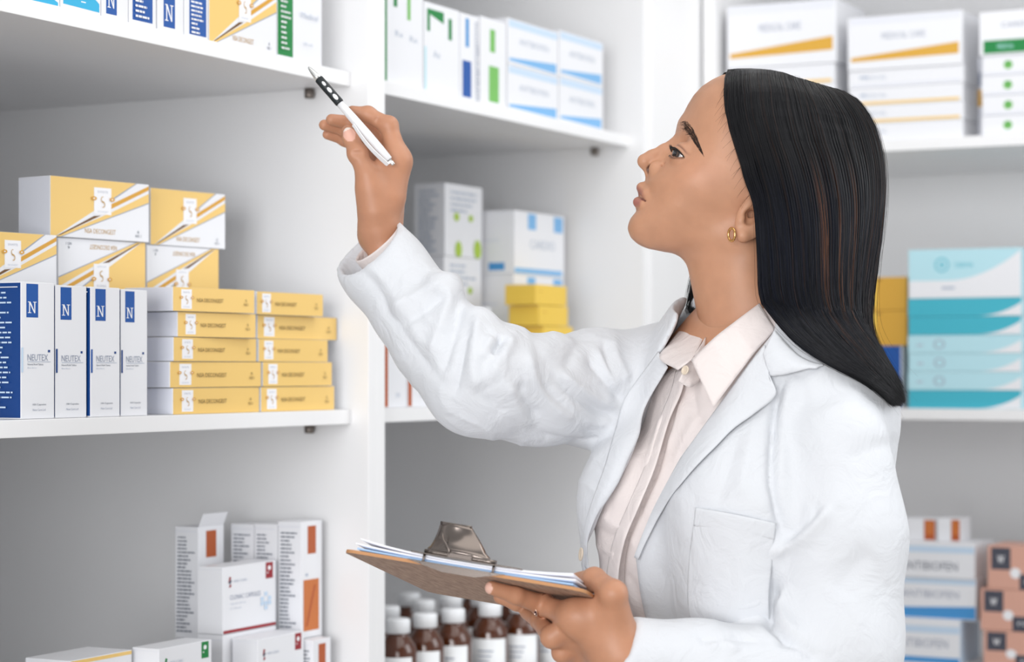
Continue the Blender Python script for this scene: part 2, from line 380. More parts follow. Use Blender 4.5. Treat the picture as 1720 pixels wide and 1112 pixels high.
# big gold cartons behind
gG = 'big gold and white striped cartons at the back of the left shelf'
Hh = .0644; offg = .118; yw = -8
sup = carton('plain white carton hidden behind the row with N tabs', None, LW(-.16, .135), math.atan2(U2[1], U2[0]), .50, .16, 2*Hh-.0004, z+.0002, {})
zt = z+2*Hh
cart('big gold and white carton with S label cut by the left picture edge', gG, L, -62, 96, offg, zt, .062, {'front': p_goldbig()}, h=Hh, yaw=yw)
cart('big gold and white carton turned upside down above the N tab cartons', gG, L, 97.5, 245, offg+.002, zt, .062, {'front': FLIP(p_goldbig())}, h=Hh, yaw=yw)
cart('big gold and white carton turned upside down at the right of the lower gold row', gG, L, 246.5, 368, offg+.004, zt, .062, {'front': FLIP(p_goldbig())}, h=Hh, yaw=yw)
cart('big gold and white carton with grey end, top left of the gold stack', gG, L, 84, 251, offg+.0005, zt+Hh, .05, {'front': p_goldbig(), 'left': [R('cardgrey', .01, .01, .99, .99)]}, h=.066, yaw=yw)
cart('big gold and white carton, top right of the gold stack', gG, L, 252.5, 379, offg+.002, zt+Hh, .05, {'front': p_goldbig()}, h=.066, yaw=yw)
# slim gold cartons, five levels of two
gS = 'slim gold cartons stacked five high in two columns'
lev = [(290, 436, 438, 562, 0, 0), (285, 439, 441, 558, -2, -1), (291, 431, 434, 551, -1, 0), (298, 430, 432, 566, -9, 2), (290, 428, 431, 543, -11, -3)]
nm = ['bottom', 'second from the bottom', 'middle', 'second from the top', 'top']
Hs = [.0290, .0285, .0265, .0275, .0265]; zc = z
for k, (a, b, c, d, y1, y2) in enumerate(lev):
    cart(f'slim gold carton with S label, {nm[k]} of the left column of five', gS, L, a, b, .008+.002*(k % 2), zc, .072, {'front': p_goldthin(.10), 'left': [R('cardgrey', .01, .02, .99, .98)]}, h=Hs[k], yaw=y1*.6)
    cart(f'slim gold carton with S label, {nm[k]} of the right column of five', gS, L, c, d, .009+(.005 if k == 3 else 0), zc, .072, {'front': p_goldthin(.08), 'left': [R('card', .01, .02, .99, .98)]}, h=Hs[k]+(.0002 if k else 0), yaw=y2*.6)
    zc += Hs[k]+.0003
# ---------------------------------------------------------------- left bay, low shelf
z = Z_LOW
gC = 'white clinic and orange panel cartons on the low left shelf'
_, zl = cart('white clinic carton with green corner badge at the bottom left', gC, L, 267, 356, .02, z+.0815, .036, {'front': p_clinic('green')}, top=1090, yaw=0)
carton('plain white carton under the green badge carton', gC, at(L, 267, 356, .02)[0], at(L, 267, 356, .02)[1], at(L, 267, 356, .02)[2], .036, .0812, z+.0001, {})
A_, an_, w_ = at(L, 433, 511, .02); ztr = z_at(1074, A_[1])
carton('plain white carton under the lower red badge carton', gC, A_, an_, w_, .036, ztr-.0815-z, z+.0002, {})
cart('white clinic carton with red corner badge at the very bottom', gC, L, 433, 511, .02, ztr-.081, .036, {'front': p_clonac()}, h=.0808)
A_, an_, w_ = at(L, 374, 464, .058); zcl = z_at(1067, A_[1])
carton('white carton carrying the red striped capsule carton', gC, A_, an_, w_, .036, zcl-z-.0004, z+.0002, {'front': [disc('ink', .35, .88, .05, .03)]})
cart('white capsule carton with red corner badge and red bottom stripe', gC, L, 374, 464, .058, zcl, .036, {'front': p_clonac()}, top=953)
gO = 'tall white cartons with orange panels on the low left shelf'
A_, an_, w_ = at(L, 506, 541, .03); zo = z_at(1074, A_[1])
def under(lab, A, an, w, D, top, fr={}): return carton(lab, gO, A, an, w, D, top-z-.0004, z+.0002, fr)
E_ = np.array((math.cos(an_), math.sin(an_))); I_ = np.array((-E_[1], E_[0]))
under('white carton bearing the tall orange panel cartons', A_, an_, w_, .104, zo)
for k, lab in enumerate(('tall white carton with orange tab and panel, rightmost of the tall ones', 'tall white carton with small print beside the rightmost orange panel carton', 'tall white carton with small print just right of the open flap carton')):
    carton(lab, gO, A_+I_*(.0345*k), an_, w_-.004*k, .0335, (.141, .137, .136)[k], zo+.0003, p_orange(20+k))
A_, an_, w_ = at(L, 333, 376, .125); zo1 = z_at(1074, A_[1])
under('white carton bearing the open flap carton', A_, an_, w_, .034, zo1)
carton('tall white carton with orange tab and an open top flap, leftmost of the tall ones', gO, A_, an_, w_, .034, z_at(886, A_[1])-zo1, zo1+.0003, p_orange(31), open_flap=24)
cart('white carton with orange panel at the bottom right below the tall ones', gO, L, 526, 556, .010, z, .0185, p_orange(35), top=1076)
cart('flat pale carton with a cream top edge at the bottom left corner of the shelf', None, L, 118, 222, .05, z, .06, {'front': [R('gold', 0, .97, 1, .995), R('teal', 0, .9, .12, .96)]}, top=1110)
# ---------------------------------------------------------------- middle bay, top shelf
z = Z_TOP; g = 'upright cartons on the top shelf of the middle bay'
t0 = .012
cart('tall white carton with dark green spine, first in the middle bay top shelf', g, L, 643, 711, t0, z, .09, {'front': [R('green', .02, .02, .10, .99), R('green', .26, .80, .35, .99), R('lime', .60, .70, .68, .99), TX('inkpale', 'Rx', .30, .50, .5, .56), TX('inkpale', 'Rx', .66, .48, .86, .54)]}, h=.125)
cart('white carton with a green banner and two green tails', g, L, 712.5, 772, t0, z, .09, {'front': [('green', [(.08, .93), (.55, .93), (.55, .80), (.10, .88)]), R('green', .08, .68, .16, .92), R('green', .68, .64, .78, .88), R('paleteal', .01, .02, .06, .5), TX('inkpale', 'Ax', .25, .40, .45, .48)]}, top=1)
cart('slim white carton with a deep blue block, middle bay top shelf', g, L, 773, 805, t0, z, .09, {'front': [R('midblue', .28, .62, .46, .95), R('blue', .12, .04, .58, .46)]+LINES('greyline', .78, .02, .95, .95, 24, 6, .5)}, top=20)
cart('slim white carton with a light green block, middle bay top shelf', g, L, 807, 851, t0, z, .09, {'front': [R('lime', .36, .62, .56, .88), R('lime', .32, .05, .70, .46)]}, top=26)
bw = {'front': [('sky', [(.03, .08), (.96, .05), (.96, .27), (.03, .14)]), TX('inkpale', 'ANTIBIOFEN', .22, .48, .8, .62), R('paleblue', .02, .82, .98, .97)]}
g = 'white cartons with light blue wedges, two by two'
for (a, b, tp, nmx) in ((853, 938, 29, 'left'), (939.5, 1013, 50, 'right')):
    A_, an_, w_ = at(L, a, b, t0); h_ = (z_at(tp, A_[1])-z)/2
    cart(f'white carton with light blue wedge, lower {nmx} of the two by two block', g, L, a, b, t0, z, .10, bw, h=h_)
    cart(f'white carton with light blue wedge, upper {nmx} of the two by two block', g, L, a, b, t0, z+h_, .10, bw, h=h_)
# ---------------------------------------------------------------- middle bay, middle shelf
z = Z_MID
gW = 'white cartons stacked in the middle bay behind the raised arm'
A_, an_, w_ = at(L, 746, 809, .15); zt = z_at(306, A_[1]); h_ = (zt-z)/3
for k, nmx in enumerate(('bottom', 'middle', 'top')):
    leaf = [disc('leaf', .30, .55, .07, .06), disc('leaf', .68, .55, .06, .05), disc('leaf', .35, .10, .09, .12), disc('leaf', .86, .12, .10, .14)]
    carton(f'white carton with small green leaves, {nmx} of the pile near the raised hand', gW, A_+np.array((.001, .002))*(k-1), an_, w_, .052, h_-.0005, z+h_*k+.0002,
           {'left': LINES('inkpale', .15, .06, .85, .94, 14, 40+k, .45), 'front': LINES('inkpale', .15, .62, .85, .95, 4, 50+k, .4)+leaf})
A_, an_, w_ = at(L, 862, 946, .10); zt = z_at(352, A_[1]); h_ = (zt-z)/3
for k, nmx in enumerate(('bottom', 'middle', 'top')):
    carton(f'white carton with pale blue corner marks, {nmx} of the pile behind the yellow cartons', gW, A_+np.array((.001, .001))*k, an_, w_, .068, h_-.0005, z+h_*k+.0002,
           {'front': [R('sky', .26, .72, .42, .97), R('sky', .78, .72, .96, .97), R('sky', 0, .02, .95, .10), TX('inkpale', 'CARDIO', .3, .42, .8, .56)], 'left': [R('midblue', .35, .06, .75, .18), R('cardgrey', .1, .5, .6, .56)]})
A_, an_, w_ = at(L, 886, 968, .035)
zy = z_at(581, A_[1])
carton('white carton under the yellow cartons in the middle bay', gW, A_, an_, w_, .06, zy-z-.0004, z+.0002, {'front': [R('paleblue', .1, .2, .9, .4)]})
gY = 'yellow cartons stacked in the middle bay'
for k, (a, b, nmx) in enumerate(((913, 962, 'lowest'), (905, 954, 'middle'), (899, 952, 'topmost'))):
    hy = .0305
    cart(f'small yellow carton in the middle bay, {nmx} of three', gY, L, a, b, .04, zy+hy*k, .05, {'front': [R('yellow', 0, 0, 1, 1), LINES('mustard', .15, .5, .7, .75, 2, 60+k)[0]]}, h=hy-.0003, base='yellow')
cart('white carton with a pinkish corner just above the sleeve in the middle bay', gW, L, 776, 825, .07, z, .05, {'front': [R('peach', .30, .88, .62, .97)]}, top=514)
g = 'white cartons with rust spines standing under the raised sleeve'
for k, (a, b, nmx) in enumerate(((645, 683.5, 'leftmost of the three'), (684.5, 726, 'middle of the three'), (727, 768, 'rightmost of the three'))):
    cart(f'white carton with a rust orange spine under the raised sleeve, {nmx}', g, L, a, b, .012, z, .08, {'front': [R('rust', .02, .01, .17, .985), TX('inkpale', 'Lyst', .40, .55, .78, .60), TX('inkpale', '20', .5, .1, .7, .14)]}, h=.135)
# ---------------------------------------------------------------- back unit, top shelf
z = Z_TOP-.003
def wedge(col, big=True): return [(col, [(.03, .16), (.97, .20), (.97, .42), (.03, .24)]), TX('greyline', 'MEDICAL CARE', .30, .56, .68, .68), R('cardgrey', .02, .86, .98, .985)]
def slim(seed, col='inkpale', stripe='cardgrey'): return [LINES(col, .10, .55, .38, .8, 1, seed)[0], TX(col, 'MEDICAL', .10, .45, .34, .68), R(stripe, .03, .06, .97, .22)]
g = 'white cartons with gold wedges on the back top shelf'
zb = z
for k, nmx in enumerate(('bottom', 'second from the bottom', 'third from the bottom', 'fourth from the bottom')):
    cart(f'flat white carton, {nmx} of the left gold wedge pile', g, B, 1219+k % 2, 1404-k % 2, .012, zb, .14, {'front': slim(70+k, stripe=('cardgrey', 'gold')[k % 2])}, h=.0325); zb += .0325
cart('white carton with a gold wedge topping the left pile above the head', g, B, 1221, 1405, .010, zb, .14, {'front': wedge('mustard')}, top=12)
zb = z
for k, nmx in enumerate(('bottom', 'second from the bottom', 'third from the bottom', 'fourth from the bottom')):
    cart(f'flat white carton, {nmx} of the right gold wedge pile', g, B, 1426-k % 2, 1618+k % 2, .012, zb, .14, {'front': slim(80+k, stripe=('card', 'gold', 'gold', 'cardgrey')[k])}, h=.0285); zb += .0285
cart('white carton with a gold wedge topping the right pile beside the green barred pile', g, B, 1424, 1617, .010, zb, .14, {'front': wedge('mustard')}, top=31)
cart('narrow grey carton with a gold block in the gap left of the green barred pile', None, B, 1622, 1652, .10, z, .05, {'front': [R('cardgrey', 0, 0, 1, 1), R('mustard', .1, .42, .95, .62), R('mustard', .05, .01, .95, .06), R('greyline', .2, .66, .9, .82)]}, top=98)
g = 'white cartons with green print on the back top shelf'
zb = z
for k, nmx in enumerate(('bottom', 'second from the bottom', 'third from the bottom', 'fourth from the bottom')):
    cart(f'flat white carton with green mark, {nmx} of the green barred pile', g, B, 1649+(k % 2), 1760, .012, zb, .14, {'front': [disc('lime', .40, .5, .07, .22), TX('green', 'V', .36, .35, .44, .7), R('cardgrey', .02, .02, .98, .16)]}, h=.0310); zb += .0310
cart('white carton with a solid green bar topping the pile at the upper right corner', g, B, 1645, 1762, .010, zb, .14, {'front': [R('green', .06, .04, .98, .34), TX('paleteal', 'MEDICAL', .26, .14, .5, .24), TX('greyline', 'CAREPLUS', .32, .62, .9, .74)]}, top=21)
# ---------------------------------------------------------------- back unit, middle shelf
z = Z_MID-.012
g = 'teal and white cartons in one pile on the back shelf'
zb = z
def swoosh(c1, c2): return [R(c1, 0, 0, 1, 1), (c2, [(.62, .02)]+[(.62+.38*k/8, .02+.72*(k/8)**2) for k in range(9)]+[(1, .02)]), disc('greyline' if c1 == 'paleteal' else 'teal', .28, .5, .05, .26), disc(c1, .28, .5, .038, .2), LINES('inkpale' if c1 == 'paleteal' else 'teal', .08, .4, .6, .6, 1, 4)[0]]
for k, (c, nmx) in enumerate((('teal', 'bottom'), ('paleteal', 'second from the bottom'), ('paleteal', 'third from the bottom'), ('paleteal', 'fourth from the bottom'), ('teal', 'fifth from the bottom'), ('teal', 'sixth from the bottom'))):
    cart(f'flat {"deep" if c == "teal" else "pale"} teal carton, {nmx} of the teal pile', g, B, 1526-(k % 2), 1716+(k % 2), .008, zb, .15, {'front': swoosh(c, 'card')}, h=.0287, base='paleteal'); zb += .0287
cart('large pale teal and white carton topping the teal pile', g, B, 1526, 1716, .008, zb, .15,
     {'front': [R('card', 0, 0, 1, 1), ('paleteal', [(0, 1), (0, .38)]+[(k/12, .36+.60*max(0, (k/12-.35)/.65)**2) for k in range(13)]+[(1, 1)]), disc('teal', .30, .68, .065, .15), disc('paleteal', .30, .68, .052, .12), disc('teal', .30, .68, .02, .05), TX('teal', 'DERMA', .42, .62, .58, .72), LINES('inkpale', .3, .18, .7, .28, 1, 2)[0]]}, top=420, base='paleteal')
g = 'yellow and blue cartons behind the long hair'
zb = z
for k, (c, tp, nmx) in enumerate((('blue', 637, 'lower blue'), ('blue', 581, 'upper blue'))):
    _, zb = cart(f'{nmx} carton with white edge behind the hair ends', g, B, 1462, 1516, .03, zb, .1, {'front': [R(c, 0, 0, .96, 1)]}, top=tp)
for k, (tp, nmx) in enumerate(((522, 'lower'), (466, 'upper'))):
    _, zb = cart(f'{nmx} mustard yellow carton between the hair and the teal pile', g, B, 1450, 1524, .03, zb, .1, {'front': [R('mustard', 0, 0, 1, 1), R('yellow', 0, .1, .3, .95), LINES('brown', .3, .9, 1, .97, 1, 9)[0]]}, top=tp, base='mustard')
# ---------------------------------------------------------------- back unit, low shelf
z = Z_LOW
g = 'white and blue cartons in the pile at the lower right'
zb = z
_, zb = cart('white carton with blue base stripe, lowest in the pile by the sleeve', g, B, 1470, 1613, .004, zb, .11, {'front': [R('midblue', 0, .0, 1, .14), TX('greyline', 'ANTIBIOFEN', .22, .36, .86, .56), R('paleblue', 0, .70, 1, .86)], 'right': [R('paleblue', 0, 0, 1, 1)]}, top=1036)
_, zb = cart('white carton with bright blue base wedge, middle of the pile by the sleeve', g, B, 1462, 1640, .014, zb, .11, {'front': [('midblue', [(0, .03), (1, .03), (1, .34), (0, .24)]), TX('greyline', 'ANTIBIOFEN', .30, .52, .84, .70), R('paleblue', 0, .86, 1, .98)]}, top=966)
_, zb = cart('white carton with grey lettering, topmost of the pile by the sleeve', g, B, 1460, 1638, .012, zb, .11, {'front': [R('paleblue', 0, .72, 1, .9), TX('ink', 'ANTIBIOFEN', .30, .22, .84, .46)]}, top=907)
g = 'small white cartons with orange ends lying on the blue and white pile'
for a, b, nmx in ((1478, 1519, 'tucked against the sleeve'), (1521, 1572, 'in the middle'), (1574, 1613, 'at the right end')):
    cart(f'small white carton with orange end on the blue and white pile, {nmx}', g, B, a, b, .03, zb, .06, {'front': [R('rust', .62, .05, .99, .95), R('orange', .66, .3, .95, .9)]}, top=870)
g = 'peach cartons with dark badges in the lower right corner'
zb = z
for k, (a, nmx, tp) in enumerate(((1652, 'lowest', 1058), (1647, 'middle', 988), (1659, 'topmost', 916))):
    _, zb = cart(f'peach carton with dark square badge, {nmx} of three in the corner', g, B, a, a+118, .008, zb, .1,
                 {'front': [R('peach', 0, .02, 1, .94), R('slate', .05, .45, .33, .96), TX('white', 'w', .14, .6, .24, .78), disc('white', .40, .38, .08, .13, 8), R('slate', .46, .0, 1, .36), TX('card', 'rozyla', .54, .1, .94, .28)]}, top=tp, base='peach')
# ---------------------------------------------------------------- amber bottles
M_amber = mat('amber_glass', (92, 44, 16), rough=0.12, spec=0.5, **{'Coat Weight': 0.6, 'Transmission Weight': 0.25, 'IOR': 1.5})
M_cap = mat('white_plastic_cap', (240, 242, 245), rough=0.4)
M_lab = mat('paper_label', (236, 238, 240), rough=0.6)
def bottle_proto():
    r = .0255
    bm = bmesh.new()
    lathe_bm(bm, [(0, .0), (r-.002, .0), (r, .003), (r, .094), (r-.0015, .1005), (r-.006, .108), (.0150, .1135), (.0138, .1165), (.0138, .122), (0, .122)], 36)
    body = link('medicine_bottle', bm_mesh(bm, 'medicine_bottle'), [M_amber])
    bm = bmesh.new(); n = 40; rc = .0162
    prof = [(0, .1365), (rc-.0025, .1365), (rc-.0006, .1353), (rc, .133), (rc, .1185), (rc-.0012, .1178), (0, .1178)]
    lathe_bm(bm, prof, 48)
    for v in bm.verts:                      # knurled grip
        rr = math.hypot(v.co.x, v.co.y)
        if rr > rc-.0003 and .118 < v.co.z < .134:
            a = math.atan2(v.co.y, v.co.x); s = 1+.012*math.cos(24*a); v.co.x *= s; v.co.y *= s
    link('cap', bm_mesh(bm, 'cap'), [M_cap], body)
    bm = bmesh.new(); rl = r+.0009; A = 26; prev = None
    for k in range(A+1):
        a = math.radians(-75+150*k/A); c = (math.sin(a), -math.cos(a))
        cur = [bm.verts.new((c[0]*q, c[1]*q, h)) for q, h in ((rl, .012), (rl, .0885), (r+.0002, .0885), (r+.0002, .012))]
        if prev:
            for i in range(4): bm.faces.new((prev[i], cur[i], cur[(i+1) % 4], prev[(i+1) % 4])).smooth = i == 0
        else: bm.faces.new(cur)
        prev = cur
    bm.faces.new(prev[::-1])
    for (u0, v0, u1, v1) in [q for sd in (1, 2, 3) for q in ((-14, .05+.007*sd, 10+4*sd, .052+.007*sd), (-14, .02+.005*sd, 16-3*sd, .0212+.005*sd))]:
        prev = None
        for k in range(7):
            a = math.radians(u0+(u1-u0)*k/6)*1.4; c = ((rl+.0004)*math.sin(a), -(rl+.0004)*math.cos(a))
            cur = [bm.verts.new((c[0], c[1], v0)), bm.verts.new((c[0], c[1], v1))]
            if prev: f = bm.faces.new((prev[0], cur[0], cur[1], prev[1])); f.material_index = 1
            prev = cur
    link('label', bm_mesh(bm, 'label'), [M_lab, pal('greyline')], body)
    return body
bp = bottle_proto(); first = True
# (cap column, cap top row, label turn, description)
rows = [(668, 1039, -28, 'amber bottle with white cap, front row, against the side panel'), (714, 1030, -25, 'amber bottle with white cap, second from the side panel in the front row'),
        (761, 1022, -25, 'amber bottle with white cap, third from the side panel in the front row'), (823, 1012, -20, 'amber bottle with white cap, fourth from the side panel, highlight on its shoulder'),
        (876, 1006, -20, 'amber bottle left of the ringed finger with a round highlight above its label'), (920, 998, -15, 'amber bottle half hidden behind the hand, front row'),
        (652, 1018, -20, 'amber bottle in the second row touching the side panel'), (711, 1008, -20, 'amber bottle in the second row behind the two front left bottles'), (757, 1001, -20, 'amber bottle in the second row under the middle of the clipboard'),
        (809, 996, -20, 'amber bottle in the second row under the clipboard clip'), (862, 988, -20, 'amber bottle in the second row hidden under the clipboard corner'),
        (687, 996, -20, 'amber bottle in the rear row left of the clipboard'), (795, 982, -20, 'amber bottle in the rear row right below the clipboard')]
for px, py, tw, lab in rows:
    Yd = (CZ-(Z_LOW+.1365))*F/(py-HY)            # depth at which a bottle on the shelf tops out at that row
    X = (px-CX)/F*Yd
    o = bp
    if not first:
        o = bp.copy(); COL.objects.link(o)
        for ch in bp.children:
            c = ch.copy(); COL.objects.link(c); c.parent = o
    first = False
    o.location = (X, Yd, Z_LOW+.0003); o.rotation_euler = (0, 0, math.radians(tw))
    tag(o, lab, 'bottle', 'amber medicine bottles on the low shelf of the middle bay')
# ---------------------------------------------------------------- signed distance sculpting
f32 = np.float32
def smin(a, b, k):
    h = np.maximum(k-np.abs(a-b), 0)/k
    return np.minimum(a, b)-h*h*k*0.25
def smax(a, b, k): return -smin(-a, -b, k)
def d_sph(p, c, r): return np.linalg.norm(p-np.asarray(c, f32), axis=1)-r
def d_ell(p, c, r, Rm=None):
    q = p-np.asarray(c, f32)
    if Rm is not None: q = q @ np.asarray(Rm, f32)          # columns = local axes
    r = np.asarray(r, f32); k0 = np.linalg.norm(q/r, axis=1); k1 = np.linalg.norm(q/(r*r), axis=1)
    return k0*(k0-1)/np.maximum(k1, 1e-6)
def d_cone(p, a, b, ra, rb):
    a = np.asarray(a, f32); b = np.asarray(b, f32); ab = b-a
    t = np.clip(((p-a) @ ab)/max(float(ab @ ab), 1e-12), 0, 1)
    return np.linalg.norm(p-a-t[:, None]*ab, axis=1)-(ra+(rb-ra)*t)
def d_chain(p, pts, rad, k=0.004):
    d = None
    for i in range(len(pts)-1):
        e = d_cone(p, pts[i], pts[i+1], rad[i], rad[i+1]); d = e if d is None else smin(d, e, k)
    return d
def d_poly2(x, z, poly):
    """signed distance to a closed 2-D polygon"""
    poly = np.asarray(poly, f32); n = len(poly); d = np.full(x.shape, 1e9, f32); inside = np.zeros(x.shape, bool)
    for i in range(n):
        ax, az = poly[i]; bx, bz = poly[(i+1) % n]; ex, ez = bx-ax, bz-az
        wx, wz = x-ax, z-az; t = np.clip((wx*ex+wz*ez)/(ex*ex+ez*ez+1e-12), 0, 1)
        d = np.minimum(d, (wx-ex*t)**2+(wz-ez*t)**2)
        c = ((az > z) != (bz > z)) & (x < (bx-ax)*(z-az)/(bz-az+1e-20)+ax)
        inside ^= c
    d = np.sqrt(d); return np.where(inside, -d, d)
def sculpt(f, lo, hi, h, slack=2.4):
    """surface nets over the box lo..hi with step h; returns vertices and quads"""
    Bk = 8; lo = np.asarray(lo, float); hi = np.asarray(hi, float)
    nb = np.maximum(1, np.ceil((hi-lo)/(h*Bk)).astype(int)); n = nb*Bk
    c = [lo[i]+(np.arange(nb[i])+0.5)*Bk*h-h*0.5 for i in range(3)]
    G = np.stack(np.meshgrid(*c, indexing='ij'), -1).reshape(-1, 3).astype(f32)
    fc = np.concatenate([f(g) for g in np.array_split(G, max(1, len(G)//200000))]).reshape(nb)
    D = np.repeat(np.repeat(np.repeat(fc, Bk, 0), Bk, 1), Bk, 2).astype(f32)
    act = np.argwhere(np.abs(fc) < Bk*h*0.87*slack)
    off = np.stack(np.meshgrid(*[np.arange(Bk)]*3, indexing='ij'), -1).reshape(-1, 3)
    for ch in np.array_split(act, max(1, len(act)*512//400000)):
        I = (ch[:, None, :]*Bk+off[None]).reshape(-1, 3)
        D[I[:, 0], I[:, 1], I[:, 2]] = f((lo+I*h).astype(f32))
    s = D < 0
    cnt = sum(s[a:n[0]-1+a, b:n[1]-1+b, c_:n[2]-1+c_].astype(np.int8) for a in (0, 1) for b in (0, 1) for c_ in (0, 1))
    cells = np.argwhere((cnt > 0) & (cnt < 8)); idm = np.full((n[0]-1, n[1]-1, n[2]-1), -1, np.int64)
    idm[cells[:, 0], cells[:, 1], cells[:, 2]] = np.arange(len(cells))
    acc = np.zeros((len(cells), 3)); w = np.zeros(len(cells))
    cor = [np.array(t) for t in ((0, 0, 0), (1, 0, 0), (0, 1, 0), (1, 1, 0), (0, 0, 1), (1, 0, 1), (0, 1, 1), (1, 1, 1))]
    val = [D[cells[:, 0]+t[0], cells[:, 1]+t[1], cells[:, 2]+t[2]] for t in cor]
    for a, b in ((0, 1), (2, 3), (4, 5), (6, 7), (0, 2), (1, 3), (4, 6), (5, 7), (0, 4), (1, 5), (2, 6), (3, 7)):
        m = (val[a] < 0) != (val[b] < 0); t = np.where(m, val[a]/np.where(m, val[a]-val[b], 1), 0)
        acc += np.where(m[:, None], cor[a]+t[:, None]*(cor[b]-cor[a]), 0); w += m
    V = lo+(cells+acc/w[:, None])*h
    Q = []
    for ax in range(3):
        sl0 = [slice(1, -1)]*3; sl0[ax] = slice(0, n[ax]-1); sl1 = [slice(1, -1)]*3; sl1[ax] = slice(1, n[ax])
        A_, B_ = s[tuple(sl0)], s[tuple(sl1)]
        e = np.argwhere(A_ != B_)
        if not len(e): continue
        flip = A_[e[:, 0], e[:, 1], e[:, 2]]
        e = e+1; e[:, ax] -= 1
        u, v = [(1, 2), (2, 0), (0, 1)][ax]
        def cell(du, dv):
            q = e.copy(); q[:, u] -= du; q[:, v] -= dv
            return idm[q[:, 0], q[:, 1], q[:, 2]]
        quad = np.stack((cell(1, 1), cell(0, 1), cell(0, 0), cell(1, 0)), -1)
        quad[~flip] = quad[~flip][:, ::-1]
        Q.append(quad)
    Q = np.concatenate(Q); Q = Q[(Q >= 0).all(1)]
    return V, Q
def relax(V, Q, it=1, lam=0.5):
    V = V.copy(); n = len(V)
    E = np.concatenate([Q[:, [0, 1]], Q[:, [1, 2]], Q[:, [2, 3]], Q[:, [3, 0]]])
    for _ in range(it):
        S = np.zeros_like(V); c = np.zeros(n)
        for k in range(3): S[:, k] = np.bincount(E[:, 0], V[E[:, 1], k], n)+np.bincount(E[:, 1], V[E[:, 0], k], n)
        c = np.bincount(E[:, 0], minlength=n)+np.bincount(E[:, 1], minlength=n)
        V += lam*(S/np.maximum(c, 1)[:, None]-V)
    return V
def vnormals(V, Q):
    N = np.cross(V[Q[:, 2]]-V[Q[:, 0]], V[Q[:, 3]]-V[Q[:, 1]]); n = len(V); out = np.zeros_like(V)
    for c in range(4):
        for k in range(3): out[:, k] += np.bincount(Q[:, c], N[:, k], n)
    return out/np.maximum(np.linalg.norm(out, axis=1), 1e-12)[:, None]
def proj(V):
    """world -> photo column, row"""
    return CX+F*V[:, 0]/V[:, 1], HY-F*(V[:, 2]-CZ)/V[:, 1]
def seg_dist(px, py, poly):
    d = np.full(px.shape, 1e9); tt = np.zeros(px.shape); n = len(poly)-1
    for i in range(n):
        (ax, ay), (bx, by) = poly[i], poly[i+1]; ex, ey = bx-ax, by-ay
        t = np.clip(((px-ax)*ex+(py-ay)*ey)/(ex*ex+ey*ey+1e-9), 0, 1)
        q = np.hypot(px-ax-ex*t, py-ay-ey*t); m = q < d; d = np.where(m, q, d); tt = np.where(m, (i+t)/n, tt)
    return d, tt
def trace(f, px, py, d0, d1, steps=70):
    """first depth along the sight line of a pixel where f < 0 (nan if none)"""
    px = np.asarray(px, float); py = np.asarray(py, float); d = np.full(px.shape, float(d0)); hit = np.zeros(px.shape, bool)
    for _ in range(steps):
        p = np.stack(((px-CX)/F*d, d, CZ+(HY-py)/F*d), -1).astype(f32)
        v = f(p); hit |= v < 0.0006
        d = np.where(hit, d, d+np.maximum(v*0.8, 0.0004))
    hit &= d < d1
    return np.where(hit, d, np.nan)
def color_attr(me, C):
    a = me.color_attributes.new('tint', 'FLOAT_COLOR', 'POINT')
    a.data.foreach_set('color', np.concatenate([C, np.ones((len(C), 1))], 1).astype(f32).ravel())
def catmull(pts, n):
    pts = np.asarray(pts, float); k = len(pts); seg = np.linalg.norm(np.diff(pts, axis=0), axis=1)**0.5+1e-9
    t = np.concatenate(([0], np.cumsum(seg))); T = np.linspace(0, t[-1], n); out = np.zeros((n, pts.shape[1]))
    m = np.zeros_like(pts)
    m[1:-1] = (pts[2:]-pts[:-2])/(t[2:]-t[:-2])[:, None]; m[0] = (pts[1]-pts[0])/(t[1]-t[0]); m[-1] = (pts[-1]-pts[-2])/(t[-1]-t[-2])
    i = np.clip(np.searchsorted(t, T, 'right')-1, 0, k-2); h = (t[i+1]-t[i])[:, None]; s = ((T-t[i])[:, None])/h
    return (2*s**3-3*s**2+1)*pts[i]+(s**3-2*s**2+s)*h*m[i]+(-2*s**3+3*s**2)*pts[i+1]+(s**3-s**2)*h*m[i+1]
def resample(pts, n):
    q = catmull(pts, max(60, 8*len(pts))); s = np.concatenate(([0], np.cumsum(np.linalg.norm(np.diff(q, axis=0), axis=1))))
    T = np.linspace(0, s[-1], n); return np.stack([np.interp(T, s, q[:, k]) for k in range(q.shape[1])], -1)
# ---------------------------------------------------------------- the person: head (units: photo pixels at 2.2 m)
D0 = 2.2; PX = D0/F; YAW = math.radians(6.0); AX = (1250-CX)*PX
def to_head(p):
    x = p[:, 0]-AX; y = p[:, 1]-D0; c, s = math.cos(YAW), math.sin(YAW)
    return np.stack(((x*c+y*s+AX)/PX+CX, HY-(p[:, 2]-CZ)/PX, -(-x*s+y*c)/PX), -1).astype(f32)
def from_head(q):
    q = np.atleast_2d(np.asarray(q, float)); x = (q[:, 0]-CX)*PX-AX; y = -q[:, 2]*PX; c, s = math.cos(YAW), math.sin(YAW)
    return np.stack((x*c-y*s+AX, x*s+y*c+D0, CZ+(HY-q[:, 1])*PX), -1)
def loc(px, py, w):
    """head units of the point that shows at (px, py) and lies w units to the near side"""
    d = D0-w*PX
    for _ in range(4):
        q = to_head(P(px, py, d)[None].astype(f32))[0]; d += (q[2]-w)*PX
    return (float(q[0]), float(q[1]), float(w))
FH = np.array((-.84, -.545)); UH = np.array((.545, -.84))      # face forward / head up in the picture plane
